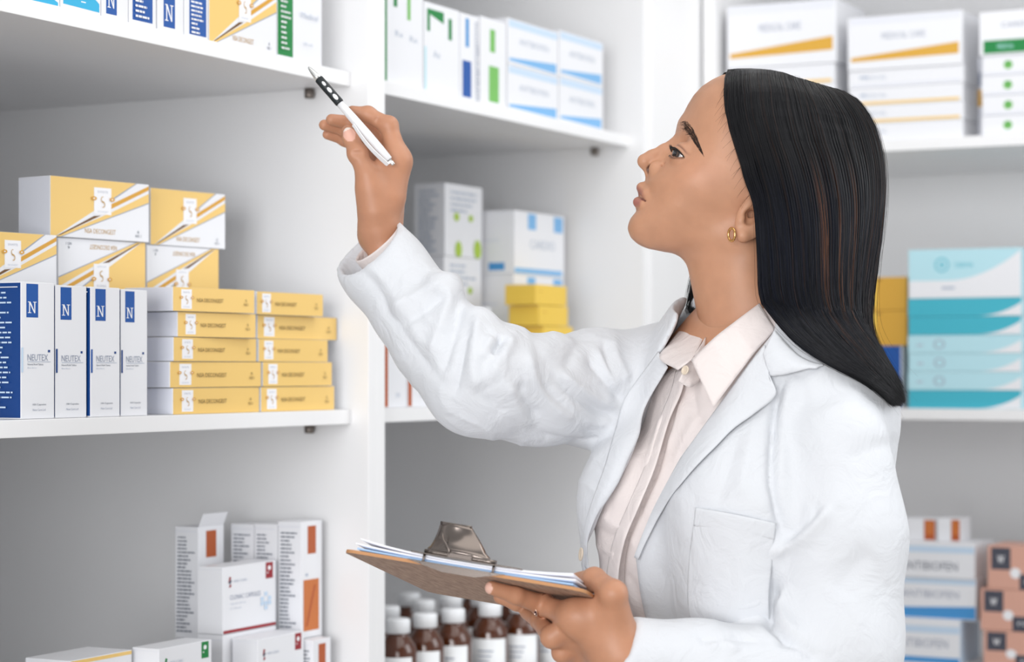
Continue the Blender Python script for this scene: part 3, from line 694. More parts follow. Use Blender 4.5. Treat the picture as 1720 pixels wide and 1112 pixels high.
HEAD_POLY = [(1211, 127), (1195, 134.5), (1179, 145), (1166, 159), (1156, 175), (1148.5, 190), (1142, 203), (1136, 219), (1133, 232), (1122, 252), (1108, 272), (1094, 288), (1085, 299),
             (1081, 308), (1081, 318), (1081, 328), (1077, 340), (1070, 351), (1067, 358), (1060, 370), (1057, 384), (1063, 396), (1074, 403), (1094, 412), (1117, 421), (1138, 427),
             (1170, 432), (1230, 436), (1300, 436), (1370, 420), (1415, 380), (1440, 310), (1436, 240), (1400, 172), (1335, 136), (1270, 120)]
EYE = np.array(loc(1149.5, 262.0, 54.0)); R_EYE, R_LID = 20.5, 23.0
def _field():
    # profile distance on a grid, blurred progressively towards the inside so that no medial ridges show
    gx = np.arange(980, 1520, 1.0); gy = np.arange(60, 520, 1.0)
    U, Vv = np.meshgrid(gx, gy, indexing='ij'); D = d_poly2(U.ravel().astype(f32), Vv.ravel().astype(f32), HEAD_POLY).reshape(U.shape)
    def blur(A, s):
        r = int(3*s); k = np.exp(-0.5*(np.arange(-r, r+1)/s)**2); k /= k.sum()
        A = np.pad(A, ((r, r), (r, r)), 'edge')
        A = np.apply_along_axis(lambda m: np.convolve(m, k, 'valid'), 0, A)
        return np.apply_along_axis(lambda m: np.convolve(m, k, 'valid'), 1, A)
    B1, B2 = blur(D, 9), blur(D, 26)
    s1 = np.clip((-D-2)/14, 0, 1); s2 = np.clip((-D-12)/55, 0, 1); s1 = s1*s1*(3-2*s1); s2 = s2*s2*(3-2*s2)
    A = D*(1-s1)+B1*s1; return A*(1-s2)+(B2-4)*s2
HFIELD = _field().astype(f32)
def head_field(u, v):
    x = np.clip(u-980, 0, HFIELD.shape[0]-1.001); y = np.clip(v-60, 0, HFIELD.shape[1]-1.001); i = x.astype(int); j = y.astype(int); a = x-i; b = y-j
    out = HFIELD[i, j]*(1-a)*(1-b)+HFIELD[i+1, j]*a*(1-b)+HFIELD[i, j+1]*(1-a)*b+HFIELD[i+1, j+1]*a*b
    return out+np.hypot(u-980-x, v-60-y)
def lid_angles(az):
    """upper / lower lid margins (deg above the head's horizontal) against the angle out from straight ahead"""
    a = np.clip((az+38)/124, 0, 1)
    up = -17+16*np.maximum(np.sin(np.pi*a**0.85), 0)**0.8; lo = -17-19*np.maximum(np.sin(np.pi*a**1.15), 0)
    return up, lo
EAR_C = loc(1271, 358, 113)
def EAR(du, dv, w): return (EAR_C[0]+du, EAR_C[1]+dv, w)
def head_sdf(p):
    q = to_head(p); u, v, w0 = q[:, 0], q[:, 1], q[:, 2]; w = np.abs(w0)
    m = np.stack((u, v, w), -1)                                    # mirrored
    up = (u-1060)*UH[0]+(v-385)*UH[1]
    a = np.interp(up, [-40, -20, 0, 30, 60, 100, 160, 250, 354], [50, 56, 66, 82, 95, 106, 117, 123, 118]).astype(f32)
    fw = (u-1250)*FH[0]+(v-300)*FH[1]
    Rr = np.interp(fw, [-150, 0, 80, 150], [150, 135, 108, 96]).astype(f32)
    t = np.minimum(w/a, 0.999)
    d = head_field(u, v)+Rr*(1-np.sqrt(1-t*t))
    d = smax(d*0.92, w-a, 30)
    d = smin(d, d_ell(m, (1166, 306, 70), (26, 22, 20)), 36)       # cheekbone
    d = smin(d, d_cone(m, (1092, 394, 12), (1228, 396, 76), 16, 20), 34)   # jaw
    d = smin(d, d_ell(m, (1081, 384, 0), (24, 22, 28)), 14)        # chin
    d = smin(d, d_chain(m, [(1153, 209, 10), (1162, 217, 34), (1184, 244, 62)], [8, 9, 8], 6), 16)   # brow ridge
    d = smax(d, -d_ell(m, (1128, 246, 46), (16, 13, 20)), 16)      # hollow at the inner eye
    # neck
    nk = d_cone(q, (1237, 420, 0), (1290, 640, 0), 86, 94)
    nk = smin(nk, d_cone(m, (1240, 425, 68), (1212, 590, 16), 16, 18), 34)
    d = smin(d, nk, 26)
    # nose
    n = d_chain(m, [(1140, 236, 0), (1113, 254.5, 0), (1094, 265, 0), (1080.5, 272, 0)], [9, 9.5, 10.6, 11.8], 8)
    n = smin(n, d_cone(m, (1081, 274, 0), (1088, 292, 0), 9, 6.5), 7)
    n = smin(n, d_ell(m, (1096, 287.5, 17.5), (11.5, 13, 11)), 6)
    n = smin(n, d_cone(m, (1118, 264, 9), (1100, 280, 10), 6, 5), 10)
    d = smin(d, n, 10)
    d = smax(d, -d_cone(m, (1081, 291, 11.5), (1089, 283, 12), 5.2, 4.0), 1.5)
    d = smax(d, -d_cone(m, (1108, 282, 29), (1109, 300, 29), 2.2, 1.6), 7)       # crease behind the nose wing
    # lips
    d = smin(d, d_chain(m, [(1075.8, 316.5, 0), (1081, 327, 15), (1089, 344, 31)], [9.0, 7.6, 4.5], 4), 7)
    d = smin(d, d_chain(m, [(1070.6, 341, 0), (1077, 345, 16), (1089, 349.5, 31)], [9.6, 8.2, 4.5], 4), 7)
    d = smax(d, -d_chain(m, [(1065, 328.6, 0), (1072, 335.5, 16), (1086.5, 348, 32)], [1.3, 1.2, 1.0], 1), 4.5)
    # eyelids
    e = m-EYE.astype(f32); ef = e[:, 0]*FH[0]+e[:, 1]*FH[1]; eu = e[:, 0]*UH[0]+e[:, 1]*UH[1]; ew = e[:, 2]
    d = smin(d, np.linalg.norm(e, axis=1)-R_LID, 7)
    az = np.degrees(np.arctan2(ew, ef)); el = np.degrees(np.arctan2(eu, np.hypot(ef, ew)))
    ua, la = lid_angles(az)
    rr = np.linalg.norm(e, axis=1)
    op = np.maximum(np.maximum(el-ua, la-el)*0.0175*R_LID, np.maximum(np.abs(az-23)-61, 0)*0.35-0.01)
    op = np.maximum(op, np.maximum(rr-R_LID-14, R_EYE-4-rr))
    d = smax(d, -op, 1.6)
    cr = np.abs(el-(ua+21))*0.0175*R_LID                          # fold of the upper lid
    d = d+2.0*np.exp(-(cr/1.8)**2)*(rr < R_LID+9)*np.clip((80-np.abs(az-20))/30, 0, 1)*(el > 0)
    # ear on both sides
    Rm = np.array(((FH[0], UH[0], 0), (FH[1], UH[1], 0), (0, 0, 1)))
    er = d_ell(m, EAR(0, 0, 113), (29, 50, 10), Rm)
    er = smin(er, d_sph(m, EAR(-23, 37, 112), 10.5), 8)
    er = smax(er, -d_ell(m, EAR(-11, 6, 124), (12, 16, 17), Rm), 5)
    er = smax(er, -d_ell(m, EAR(6, -11, 124), (17, 34, 6.5), Rm), 5)
    er = smax(er, -d_cone(m, EAR(-9, 1, 134), EAR(-7, 1, 98), 8.5, 5), 3)
    er = smin(er, d_ell(m, EAR(-26, 11, 114), (6, 9, 7), Rm), 4)
    d = smin(d, er, 7)
    return d*PX
# ---------------------------------------------------------------- hands (photo pixels + depth -> world)
def W(*rows): return [P(*r) for r in rows]
BA, BB, BD_ = P(574, 926, 1.995), P(980, 994, 1.930), P(735, 1003, 2.295)      # clipboard corners: near left, near right, far left
bx = (BB-BA)/np.linalg.norm(BB-BA); by = BD_-BA; by -= bx*(by @ bx); by /= np.linalg.norm(by); bz = np.cross(bx, by)
BW, BL, BT = float(np.linalg.norm(BB-BA)), 0.280, 0.003
def on_board(px, py, off):
    """point of the sight line where it meets the plane 'off' above the board's underside"""
    r = np.array(((px-CX)/F, 1.0, (HY-py)/F)); o = np.array((0, 0, CZ)); q = BA+bz*off
    return o+r*(((q-o) @ bz)/(r @ bz))
DR = 2.255                                                                    # depth of the raised hand
R_THUMB = (W((629, 352, DR-.008), (617, 294, DR-.014), (600.5, 258, DR-.013), (589, 232, DR-.008), (583.5, 220, DR-.004)), [.0150, .0108, .0092, .0078, .0062])
R_INDEX = (W((668, 270, DR+.006), (653, 211, DR+.008), (618, 192.5, DR+.010), (592, 187.5, DR+.008)), [.0122, .0088, .0078, .0062])
R_MID = (W((664, 284, DR+.024), (628, 224, DR+.030), (590, 207, DR+.026), (557, 201, DR+.016)), [.0118, .0090, .0078, .0060])
R_RING = (W((658, 302, DR+.040), (618, 236, DR+.044), (580, 217, DR+.036), (545, 210, DR+.026)), [.0112, .0086, .0074, .0058])
R_LITT = (W((652, 318, DR+.054), (612, 252, DR+.056), (580, 234, DR+.046), (550, 226, DR+.038)), [.0100, .0076, .0066, .0052])
def right_hand_sdf(p):
    wr = [P(637, 392, DR+.004), P(638, 392, DR+.022)]
    d = d_cone(p, P(668, 482, DR-.01), P(638, 402, DR+.008), .0205, .0158)
    d = smin(d, d_cone(p, wr[0], wr[1], .0152, .0150), .012)
    for (pts, rad) in (R_INDEX, R_MID, R_RING, R_LITT):
        d = smin(d, d_cone(p, wr[1] if pts is not R_INDEX[0] else wr[0], pts[0], .0150, rad[0]+.0022), .016)
    d = smin(d, d_cone(p, P(631, 368, DR-.001), P(624, 318, DR-.008), .0165, .0160), .014)      # ball of the thumb
    d = smin(d, d_cone(p, P(650, 330, DR+.002), P(651, 290, DR+.004), .0165, .0120), .012)
    d = smin(d, d_cone(p, P(628, 296, DR-.006), P(656, 274, DR+.004), .0080, .0090), .014)      # web of thumb and index
    fing = None
    for (pts, rad) in (R_INDEX, R_MID, R_RING, R_LITT):
        e = d_chain(p, pts, rad, .004)
        e = smin(e, d_sph(p, pts[1], rad[1]+.0006), .004); e = smin(e, d_sph(p, pts[2], rad[2]+.0003), .004)
        fing = e if fing is None else smin(fing, e, .0022)
    d = smin(d, fing, .009)
    d = smin(d, d_chain(p, *R_THUMB, .005), .009)
    d = smin(d, d_sph(p, R_THUMB[0][2]+np.array((0, -.0005, 0)), .0098), .004)
    # creases: thumb joint, wrist
    for a, b, r in ((P(592, 262, DR-.026), P(607, 262, DR-.026), .0007), (P(594, 256.5, DR-.0245), P(606, 256.5, DR-.0245), .0006), (P(628, 208, DR-.0002), P(633, 200, DR+.0005), .0006)):
        d = smax(d, -(d_cone(p, a, b, r, r)-.0012), .0035)
    nail = d_ell(p, NAIL_C, (.0060, .0045, .0078), NAIL_R)
    d = smin(d, nail, .0012)
    return d
NAIL_R = np.array(((.91, 0, .41), (0, 1, 0), (-.41, 0, .91))).T
NAIL_C = P(587, 226, DR-.0122)
# left hand: fingers flat under the board, thumb on top
un = lambda px, py, r, extra=0.0: on_board(px, py, -(r+.0006+extra))
def lf(rows, rad): return ([un(px, py, r, e) for (px, py, e), r in zip(rows, rad)], rad)
L_INDEX = ([P(966, 1038, 1.982)]+[un(911, 1016, .0089, .001), un(866, 1000, .0078), un(826, 987.5, .0064)], [.0116, .0092, .0080, .0064])
_i = L_INDEX[0]
back = np.array((.006, .030, -.006))
L_MID = ([_i[0]+back*.75+np.array((.004, 0, -.010)), un(896, 1030, .009, .004)+np.array((.008, .004, 0)), un(868, 1012, .008, .001)+np.array((0, .004, 0)), un(840, 1003, .0066)], [.0125, .0092, .0080, .0064])
L_RING = ([_i[0]+back*1.4+np.array((.006, 0, -.021)), P(927, 1070, 1.99), P(905, 1043, 2.035), P(884, 1029, 2.06)], [.0118, .0090, .0076, .0062])
L_LITT = ([_i[0]+back*1.9+np.array((.010, 0, -.032)), P(944, 1096, 2.005), P(928, 1070, 2.04), P(912, 1050, 2.065)], [.0108, .0080, .0068, .0056])
def BL3(x, y, z): return BA+bx*x+by*y+bz*z
L_THUMB = ([P(1034, 1050, 1.978), BL3(BW+.019, .034, .006), BL3(BW-.006, .056, .0185), BL3(BW-.026, .078, .0175)], [.0165, .0118, .0098, .0072])
def left_hand_sdf(p):
    wa, wb = P(1046, 1104, 1.985), P(1042, 1108, 2.008)
    d = d_cone(p, wa, P(1130, 1120, 2.00), .0225, .0270)
    d = smin(d, d_cone(p, wa, wb, .0205, .0200), .012)
    for (pts, rad), o in ((L_INDEX, 0), (L_MID, .3), (L_RING, .7), (L_LITT, 1.)):
        d = smin(d, d_cone(p, wa*(1-o)+wb*o, pts[0], .0185, rad[0]+.003), .017)
    d = smin(d, d_cone(p, P(1040, 1092, 1.980), P(1020, 1034, 1.976), .0185, .0145), .015)
    d = smin(d, d_cone(p, P(1010, 1016, 1.978), P(978, 1034, 1.978), .0090, .0110), .018)
    fing = None
    for (pts, rad) in (L_INDEX, L_MID, L_RING, L_LITT):
        e = d_chain(p, pts, rad, .004); e = smin(e, d_sph(p, pts[1], rad[1]+.0006), .005)
        fing = e if fing is None else smin(fing, e, .0024)
    d = smin(d, fing, .014)
    d = smin(d, d_chain(p, *L_THUMB, .006), .010)
    d = smax(d, -(d_cone(p, P(915, 1034, 1.935), P(938, 1045, 1.93), .0008, .0004)-.0012), .006)      # groove between index and middle
    # keep clear of the board itself
    o = p-BA.astype(f32); lx, ly, lz = o @ bx.astype(f32), o @ by.astype(f32), o @ bz.astype(f32)
    slab = np.maximum(np.maximum(-lx, lx-BW), np.maximum(np.maximum(-ly, ly-BL), np.maximum(-lz-.0001, lz-BT-.0022)))
    return smax(d, -slab, .0015)
# ---------------------------------------------------------------- trunk and legs
LV = np.array((.643, -.766, 0)); FV = np.array((-.766, -.643, 0)); ZV = np.array((0, 0, 1.0)); TR = np.stack((LV, FV, ZV), -1)
TC = np.array((.243, 2.205, 0.0))
def T(l, f, z): return TC+LV*l+FV*f+ZV*z
SH_L, EL_L, WR_L = P(1406, 752, 2.085), P(1408, 1120, 2.055), P(1052, 1104, 1.992)
SH_R, EL_R, WR_R = P(1082, 650, 2.31), P(806, 640, 2.16), P(617, 428, 2.255)
def trunk_sdf(p):
    d = d_ell(p, T(0, 0, 1.20), (.150, .100, .20), TR)
    d = smin(d, d_ell(p, T(0, .0, 1.02), (.122, .092, .16), TR), .05)
    d = smin(d, d_ell(p, T(0, -.012, .86), (.165, .112, .14), TR), .06)
    for s in (-1, 1): d = smin(d, d_ell(p, T(s*.070, .078, 1.165), (.056, .050, .056), TR), .045)
    d = smin(d, d_cone(p, T(-.125, -.01, 1.285), T(.092, -.01, 1.262), .048, .042), .05)
    d = smin(d, d_cone(p, T(0, -.015, 1.25), T(0, -.003, 1.300), .066, .044), .05)
    return d
def body_low_sdf(p):
    d = trunk_sdf(p)+.012
    d = smin(d, d_cone(p, T(-.12, -.01, 1.272), SH_R, .045, .046), .03); d = smin(d, d_cone(p, T(.09, -.01, 1.255), SH_L, .040, .036), .03)
    d = smin(d, d_chain(p, [SH_R, EL_R, P(672, 492, 2.235)], [.038, .032, .024], .02), .03)
    d = smin(d, d_chain(p, [SH_L, EL_L, WR_L], [.036, .033, .026], .02), .03)
    for s in (-1, 1):
        d = smin(d, d_chain(p, [T(s*.085, -.01, .84), T(s*.080, .005, .47), T(s*.075, -.015, .09)], [.080, .052, .036], .03), .03)
        d = smin(d, d_cone(p, T(s*.075, -.02, .045), T(s*.085, .13, .03), .036, .026), .03)
    return d
# ---------------------------------------------------------------- hair
def hg(rows): return np.array(rows, float)          # rows of (column, row, sideways px towards the camera)
G_NEAR = [
 hg([(1219, 122, 3), (1211, 142, 40), (1210, 180, 66), (1221, 222, 88), (1238, 265, 108), (1252, 305, 121), (1266, 345, 134), (1271, 400, 138), (1274, 450, 136), (1277, 496, 134), (1295, 540, 138), (1334, 589, 150), (1385, 624, 162), (1440, 650, 165), (1494, 692, 150)]),
 hg([(1255, 115, 2), (1254, 140, 50), (1262, 190, 98), (1283, 250, 128), (1300, 310, 146), (1312, 370, 154), (1318, 430, 156), (1322, 490, 156), (1340, 545, 158), (1376, 592, 164), (1420, 628, 166), (1462, 658, 160), (1503, 694, 145)]),
 hg([(1300, 119, 2), (1306, 146, 50), (1322, 200, 102), (1344, 260, 136), (1360, 320, 154), (1368, 380, 162), (1370, 440, 164), (1374, 500, 163), (1392, 555, 163), (1424, 602, 160), (1464, 648, 150), (1511, 690, 125)]),
 hg([(1352, 136, 2), (1368, 160, 42), (1394, 210, 88), (1416, 270, 118), (1427, 330, 132), (1428, 390, 136), (1424, 450, 134), (1424, 510, 130), (1434, 560, 128), (1456, 604, 122), (1486, 650, 112), (1518, 684, 95)]),
 hg([(1398, 148, 2), (1424, 164, 22), (1452, 204, 48), (1470, 262, 66), (1475, 322, 74), (1470, 380, 74), (1460, 444, 70), (1452, 506, 66), (1455, 556, 64), (1474, 600, 62), (1500, 645, 56), (1523, 674, 45)]),
 hg([(1412, 153, 0), (1440, 170, 2), (1467, 208, 0), (1483, 262, 0), (1487, 322, 0), (1483, 378, 0), (1474, 441, 0), (1464, 507, 0), (1464, 556, 0), (1482, 600, 0), (1504, 636, 0), (1518, 655, 0)])]
G_FAR = [
 hg([(1219, 122, -3), (1215, 142, -40), (1216, 180, -66), (1226, 222, -88), (1230, 265, -108), (1226, 310, -121), (1206, 350, -134), (1184, 400, -138), (1167, 440, -136), (1158, 475, -134), (1151, 510, -132), (1141, 547, -128)]),
 hg([(1262, 115, -2), (1264, 160, -70), (1280, 230, -118), (1286, 300, -142), (1276, 370, -152), (1256, 430, -154), (1232, 480, -154), (1212, 520, -152), (1200, 560, -150)]),
 hg([(1330, 128, -2), (1350, 170, -70), (1380, 240, -118), (1392, 320, -140), (1390, 400, -145), (1385, 470, -142), (1390, 530, -138), (1405, 590, -132), (1430, 640, -125)]),
 hg([(1398, 148, -2), (1440, 180, -30), (1466, 250, -60), (1472, 320, -70), (1466, 400, -72), (1458, 480, -68), (1458, 550, -64), (1480, 610, -62), (1508, 655, -55)]),
 hg([(1412, 153, 0), (1440, 170, -2), (1467, 208, -1), (1483, 262, -1), (1487, 322, -1), (1483, 378, -1), (1474, 441, -1), (1464, 507, -1), (1464, 556, -1), (1482, 600, -1), (1504, 636, -1), (1518, 655, -1)])]
NP_ = 44
def _halfwidth():
    # how far the scalp (and ear) reaches sideways under every profile point, so that the hair lies on it
    gu, gv = np.arange(1100, 1500, 5.0), np.arange(90, 640, 5.0); gw = np.arange(0, 150, 3.0)
    q = np.stack(np.meshgrid(gu, gv, gw, indexing='ij'), -1).reshape(-1, 3)
    d = head_sdf(from_head(q).astype(f32)).reshape(len(gu), len(gv), len(gw)) < 0
    return gu, gv, np.where(d.any(2), gw[len(gw)-1-np.argmax(d[:, :, ::-1], 2)], 0)
HWU, HWV, HWW = _halfwidth()
def clear(q):
    i = int(np.clip(round((q[0]-1100)/5), 0, len(HWU)-1)); j = int(np.clip(round((q[1]-90)/5), 0, len(HWV)-1))
    need = HWW[max(i-1, 0):i+2, max(j-1, 0):j+2].max()
    if j > 75: need = 0
    s_ = 1 if q[2] >= 0 else -1
    return (q[0], q[1], s_*max(abs(q[2]), need+9 if need > 0 else 0))
def hair_family(G):
    R_ = np.stack([np.array([clear(loc(*r)) for r in resample(g, NP_)]) for g in G])                # guides x points x 3
    def at_u(u):                                               # smooth (Catmull-Rom) interpolation between neighbouring guides
        n = len(R_)-1; x = np.clip(u, 0, 1)*n; i = min(int(x), n-1); s = x-i
        p0, p1, p2, p3 = R_[max(i-1, 0)], R_[i], R_[i+1], R_[min(i+2, n)]
        return .5*((2*p1)+(p2-p0)*s+(2*p0-5*p1+4*p2-p3)*s*s+(3*p1-p0-3*p2+p3)*s**3)
    return at_u
def off_coat(p, gap=.006):
    # strands lie on top of the shoulder: lift whatever would dip into the coat towards the camera side and up
    k = p[:, 2] < 1.36
    if not k.any(): return p
    p = p.copy(); q = p[k]
    for _ in range(4):
        d = coat_full(q.astype(f32)); m_ = np.maximum(gap-d, 0)*np.clip((1.37-q[:, 2])/.04, 0, 1)
        if m_.max() <= 0: break
        q = q+m_[:, None]*np.array((.12, -.92, .10))
    p[k] = q; return p
HC = np.array((1325.0, 300.0, 0.0))
def make_hair(parent):
    near, far = hair_family(G_NEAR), hair_family(G_FAR)
    # opaque under-layer just inside the strands
    us = np.linspace(0, 1, 40); grid = [near(u) for u in us]+[far(u) for u in us[::-1][1:]]
    grid = np.stack(grid); m = grid.shape[0]
    inset = np.minimum(7, np.linspace(0, 30, NP_))[None, :, None]
    c = grid.mean(0, keepdims=True); dirv = c-grid; dirv[..., 1] *= .25; dirv /= np.linalg.norm(dirv, axis=2, keepdims=True)+1e-6
    inn = grid+dirv*inset
    inn[:, -4:, :] += (inn[:, -5:-4, :]-inn[:, -4:, :])*np.array((.2, .5, .75, .9))[None, :, None]*.5
    Vs, Qs, Cs, off = [], [], [], 0
    V = off_coat(from_head(inn.reshape(-1, 3)), -.001); ii, jj = np.meshgrid(np.arange(m-1), np.arange(NP_-1), indexing='ij')
    Q = np.stack((ii*NP_+jj, (ii+1)*NP_+jj, (ii+1)*NP_+jj+1, ii*NP_+jj+1), -1).reshape(-1, 4)
    Vs.append(V); Qs.append(Q); Cs.append(np.tile(lin((24, 22, 25)), (len(V), 1))); off = len(V)
    rng = np.random.RandomState(3)
    tn = np.linspace(0, 1, NP_)
    def strand(fam, u, thick, tone, depth, fray, wav, rootjit, mid=False):
        nonlocal off
        s = fam(u).copy()
        dv = (HC-s); dv[:, 1] *= .2; dv /= np.linalg.norm(dv, axis=1)[:, None]+1e-6
        s += dv*(depth*np.minimum(1, tn*6))[:, None]
        ph = rng.rand()*6.28
        s[:, 0] += wav*np.sin(tn*7+ph+u*40)*tn**1.2+rng.randn()*fray*tn**3; s[:, 2] += wav*.8*np.cos(tn*6+ph)*tn+rng.randn()*fray*.7*tn**3
        s[:, 1] += rng.randn()*fray*.8*tn**4
        s[:, 0] += rng.randn()*rootjit*(1-tn)**4
        k = int(NP_*(1-abs(rng.randn())*.045)); s = s[:max(k, 20)]
        p = off_coat(from_head(s), .004+.006*rng.rand()); r = thick*np.interp(np.linspace(0, 1, len(p)), [0, .08, .8, 1], [.6, 1, 1, .25])
        V, Q = tube_arrays(p, r, 3); Vs.append(V); Qs.append(Q+off); off += len(V); g_ = np.clip((np.linspace(0, 1, len(p))-.30)/.25, 0, 1)*np.clip((.95-np.linspace(0, 1, len(p)))/.5, 0, 1) if mid else np.ones(len(p))
        Cs.append(np.repeat(black*.9*(1-g_)[:, None]+np.asarray(tone)*g_[:, None], 3, 0))
    black, blue, brown, cop = np.array(lin((15, 15, 19))), np.array(lin((14, 26, 50))), np.array(lin((62, 42, 34))), np.array(lin((104, 66, 46)))
    for i in range(11000):
        u = rng.rand()**1.0
        cl = .5+.5*math.sin(u*61+1.3*math.sin(u*23)); tone = black*(1-.5*rng.rand())+blue*.5*rng.rand()
        if u > .36 and rng.rand() < .16*cl: tone = brown*(.6+.6*rng.rand())
        if u > .42 and cl > .80 and rng.rand() < .34: tone = cop*(.6+.6*rng.rand())
        clump = round(u*70)/70; u2 = u+(clump-u)*.55
        strand(near, u2, 0.00025*(.7+.6*rng.rand()), tone, rng.rand()*6*(1 if rng.rand() < .8 else 0), 4.5, 1.0+1.2*rng.rand(), 2, True)
    for i in range(2400):
        strand(far, rng.rand(), .0003*(.7+.6*rng.rand()), black*(.6+.5*rng.rand()), rng.rand()*6, 4.5, 1.2, 2)
    for i in range(46):                                      # flyaways
        strand(near if rng.rand() < .7 else far, rng.rand(), .00012, brown*.7, -rng.rand()*9, 12, 5, 5)
    for i in range(26):                                      # fine baby hair at the temple and brow
        u0 = np.array((1216+rng.rand()*28, 150+rng.rand()*115, 0)); t = rng.rand(); kx = 3+4*rng.rand(); kz = rng.rand()*1.5
        base = near(0)[int(3+t*14)]; q = np.stack([base+np.array((-k*kx, k*6+k*k*kz, -k*1.5+2)) for k in np.linspace(0, 2.6, 8)])
        V, Q = tube_arrays(from_head(q), np.linspace(.00016, .00006, 8), 3); Vs.append(V); Qs.append(Q+off); off += len(V); Cs.append(np.tile(brown*.6, (len(V), 1)))
    me = np_mesh('hair', np.concatenate(Vs), np.concatenate(Qs)); color_attr(me, np.concatenate(Cs))
    m_ = mat('hair', (25, 24, 28), rough=.42, spec=.22); nt = m_.node_tree; at_ = nt.nodes.new('ShaderNodeAttribute'); at_.attribute_name = 'tint'
    nt.links.new(at_.outputs['Color'], nt.nodes['Principled BSDF'].inputs['Base Color'])
    return link('hair', me, [m_], parent)
# ---------------------------------------------------------------- the person: body mesh
SKIN = np.array(lin((190, 140, 110)))
def skin_mat():
    m = mat('skin', (190, 140, 110), rough=.46, spec=.42); nt = m.node_tree; b = nt.nodes['Principled BSDF']
    a = nt.nodes.new('ShaderNodeAttribute'); a.attribute_name = 'tint'
    tc = nt.nodes.new('ShaderNodeTexCoord'); n = nt.nodes.new('ShaderNodeTexNoise'); n.inputs['Scale'].default_value = 55; n.inputs['Detail'].default_value = 7
    nt.links.new(tc.outputs['Object'], n.inputs['Vector'])
    r = nt.nodes.new('ShaderNodeMapRange'); r.inputs[1].default_value = .3; r.inputs[2].default_value = .7; r.inputs[3].default_value = .95; r.inputs[4].default_value = 1.05
    nt.links.new(n.outputs['Fac'], r.inputs[0]); v = nt.nodes.new('ShaderNodeVectorMath'); v.operation = 'SCALE'
    nt.links.new(a.outputs['Color'], v.inputs[0]); nt.links.new(r.outputs[0], v.inputs['Scale']); nt.links.new(v.outputs[0], b.inputs['Base Color'])
    n2 = nt.nodes.new('ShaderNodeTexNoise'); n2.inputs['Scale'].default_value = 900; n2.inputs['Detail'].default_value = 3; nt.links.new(tc.outputs['Object'], n2.inputs['Vector'])
    bp_ = nt.nodes.new('ShaderNodeBump'); bp_.inputs['Strength'].default_value = .12; bp_.inputs['Distance'].default_value = .0006
    nt.links.new(n2.outputs['Fac'], bp_.inputs['Height']); nt.links.new(bp_.outputs[0], b.inputs['Normal'])
    b.inputs['Subsurface Weight'].default_value = .10; b.inputs['Subsurface Radius'].default_value = (.006, .0025, .0012); b.inputs['Subsurface Scale'].default_value = 1.0
    return m
def head_tint(V):
    q = to_head(V.astype(f32)); u, v, w = q[:, 0], q[:, 1], np.abs(q[:, 2]); m3 = np.stack((u, v, w), -1)
    C = np.tile(SKIN, (len(V), 1))
    def mixin(C, rgb, k): return C*(1-k[:, None])+np.array(lin(rgb))*k[:, None]
    C = mixin(C, (196, 148, 122), np.clip((1165-u)/90, 0, .6)*np.clip((260-v)/60, 0, 1))
    C = mixin(C, (206, 140, 112), .35*np.exp(-((u-1165)**2/1600+(v-300)**2/900+(w-70)**2/1600)))
    up = d_chain(m3, [(1073, 318, 0), (1078, 327, 14), (1087, 345, 30)], [7.5, 6.5, 2.2], 2)
    lo = d_chain(m3, [(1067.5, 341, 0), (1074, 344.5, 15), (1087, 349, 29)], [8.2, 7.2, 2.0], 2)
    C = mixin(C, (158, 100, 90), np.clip(-up/2.5+.5, 0, 1)*.85*(u < 1096)); C = mixin(C, (162, 100, 92), np.clip(-lo/2.5+.5, 0, 1)*.9*(u < 1096))
    ml = d_chain(m3, [(1068, 329, 0), (1072.5, 335.5, 16), (1086.5, 348, 31)], [1, 1, 1], 1)
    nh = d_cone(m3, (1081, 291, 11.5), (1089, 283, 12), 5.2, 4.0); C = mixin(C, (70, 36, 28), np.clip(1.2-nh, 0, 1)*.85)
    C = mixin(C, (96, 52, 46), np.clip(1.6-ml, 0, 1)*.8)
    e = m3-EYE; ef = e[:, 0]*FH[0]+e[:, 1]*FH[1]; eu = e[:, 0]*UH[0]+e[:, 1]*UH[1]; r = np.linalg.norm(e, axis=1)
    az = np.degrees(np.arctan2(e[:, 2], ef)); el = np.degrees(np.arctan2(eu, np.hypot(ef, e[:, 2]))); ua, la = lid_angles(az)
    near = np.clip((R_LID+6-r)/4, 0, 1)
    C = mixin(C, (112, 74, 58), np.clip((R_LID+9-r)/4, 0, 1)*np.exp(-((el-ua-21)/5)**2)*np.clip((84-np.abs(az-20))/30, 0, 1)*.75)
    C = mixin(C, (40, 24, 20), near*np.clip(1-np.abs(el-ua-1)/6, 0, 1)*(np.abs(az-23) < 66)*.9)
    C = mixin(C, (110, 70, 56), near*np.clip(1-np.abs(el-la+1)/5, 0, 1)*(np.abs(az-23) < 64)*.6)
    return C
parts = []
Vh, Qh = sculpt(head_sdf, (.098, 2.095, 1.285), (.375, 2.312, 1.612), .00115); Vh = relax(Vh, Qh, 1); parts.append((Vh, Qh, head_tint(Vh)))
def nail_tint(V, c, R3, r):
    C = np.tile(SKIN*np.array((.98, .93, .92)), (len(V), 1)); q = (V-c) @ R3; k = (q[:, 0]/r[0])**2+(q[:, 2]/r[2])**2 < 1.1; k &= q[:, 1] < .0005
    C[k] = lin((226, 176, 158)); tip = k & (q[:, 2] > r[2]*.60); C[tip] = lin((238, 222, 212)); return C
Vr, Qr = sculpt(right_hand_sdf, (-.215, 2.20, 1.375), (-.085, 2.345, 1.575), .0011); Vr = relax(Vr, Qr, 1); parts.append((Vr, Qr, nail_tint(Vr, NAIL_C, NAIL_R, (.0060, .0045, .0078))))
Vl, Ql = sculpt(left_hand_sdf, (-.035, 1.895, .985), (.20, 2.095, 1.135), .0011); Vl = relax(Vl, Ql, 1)
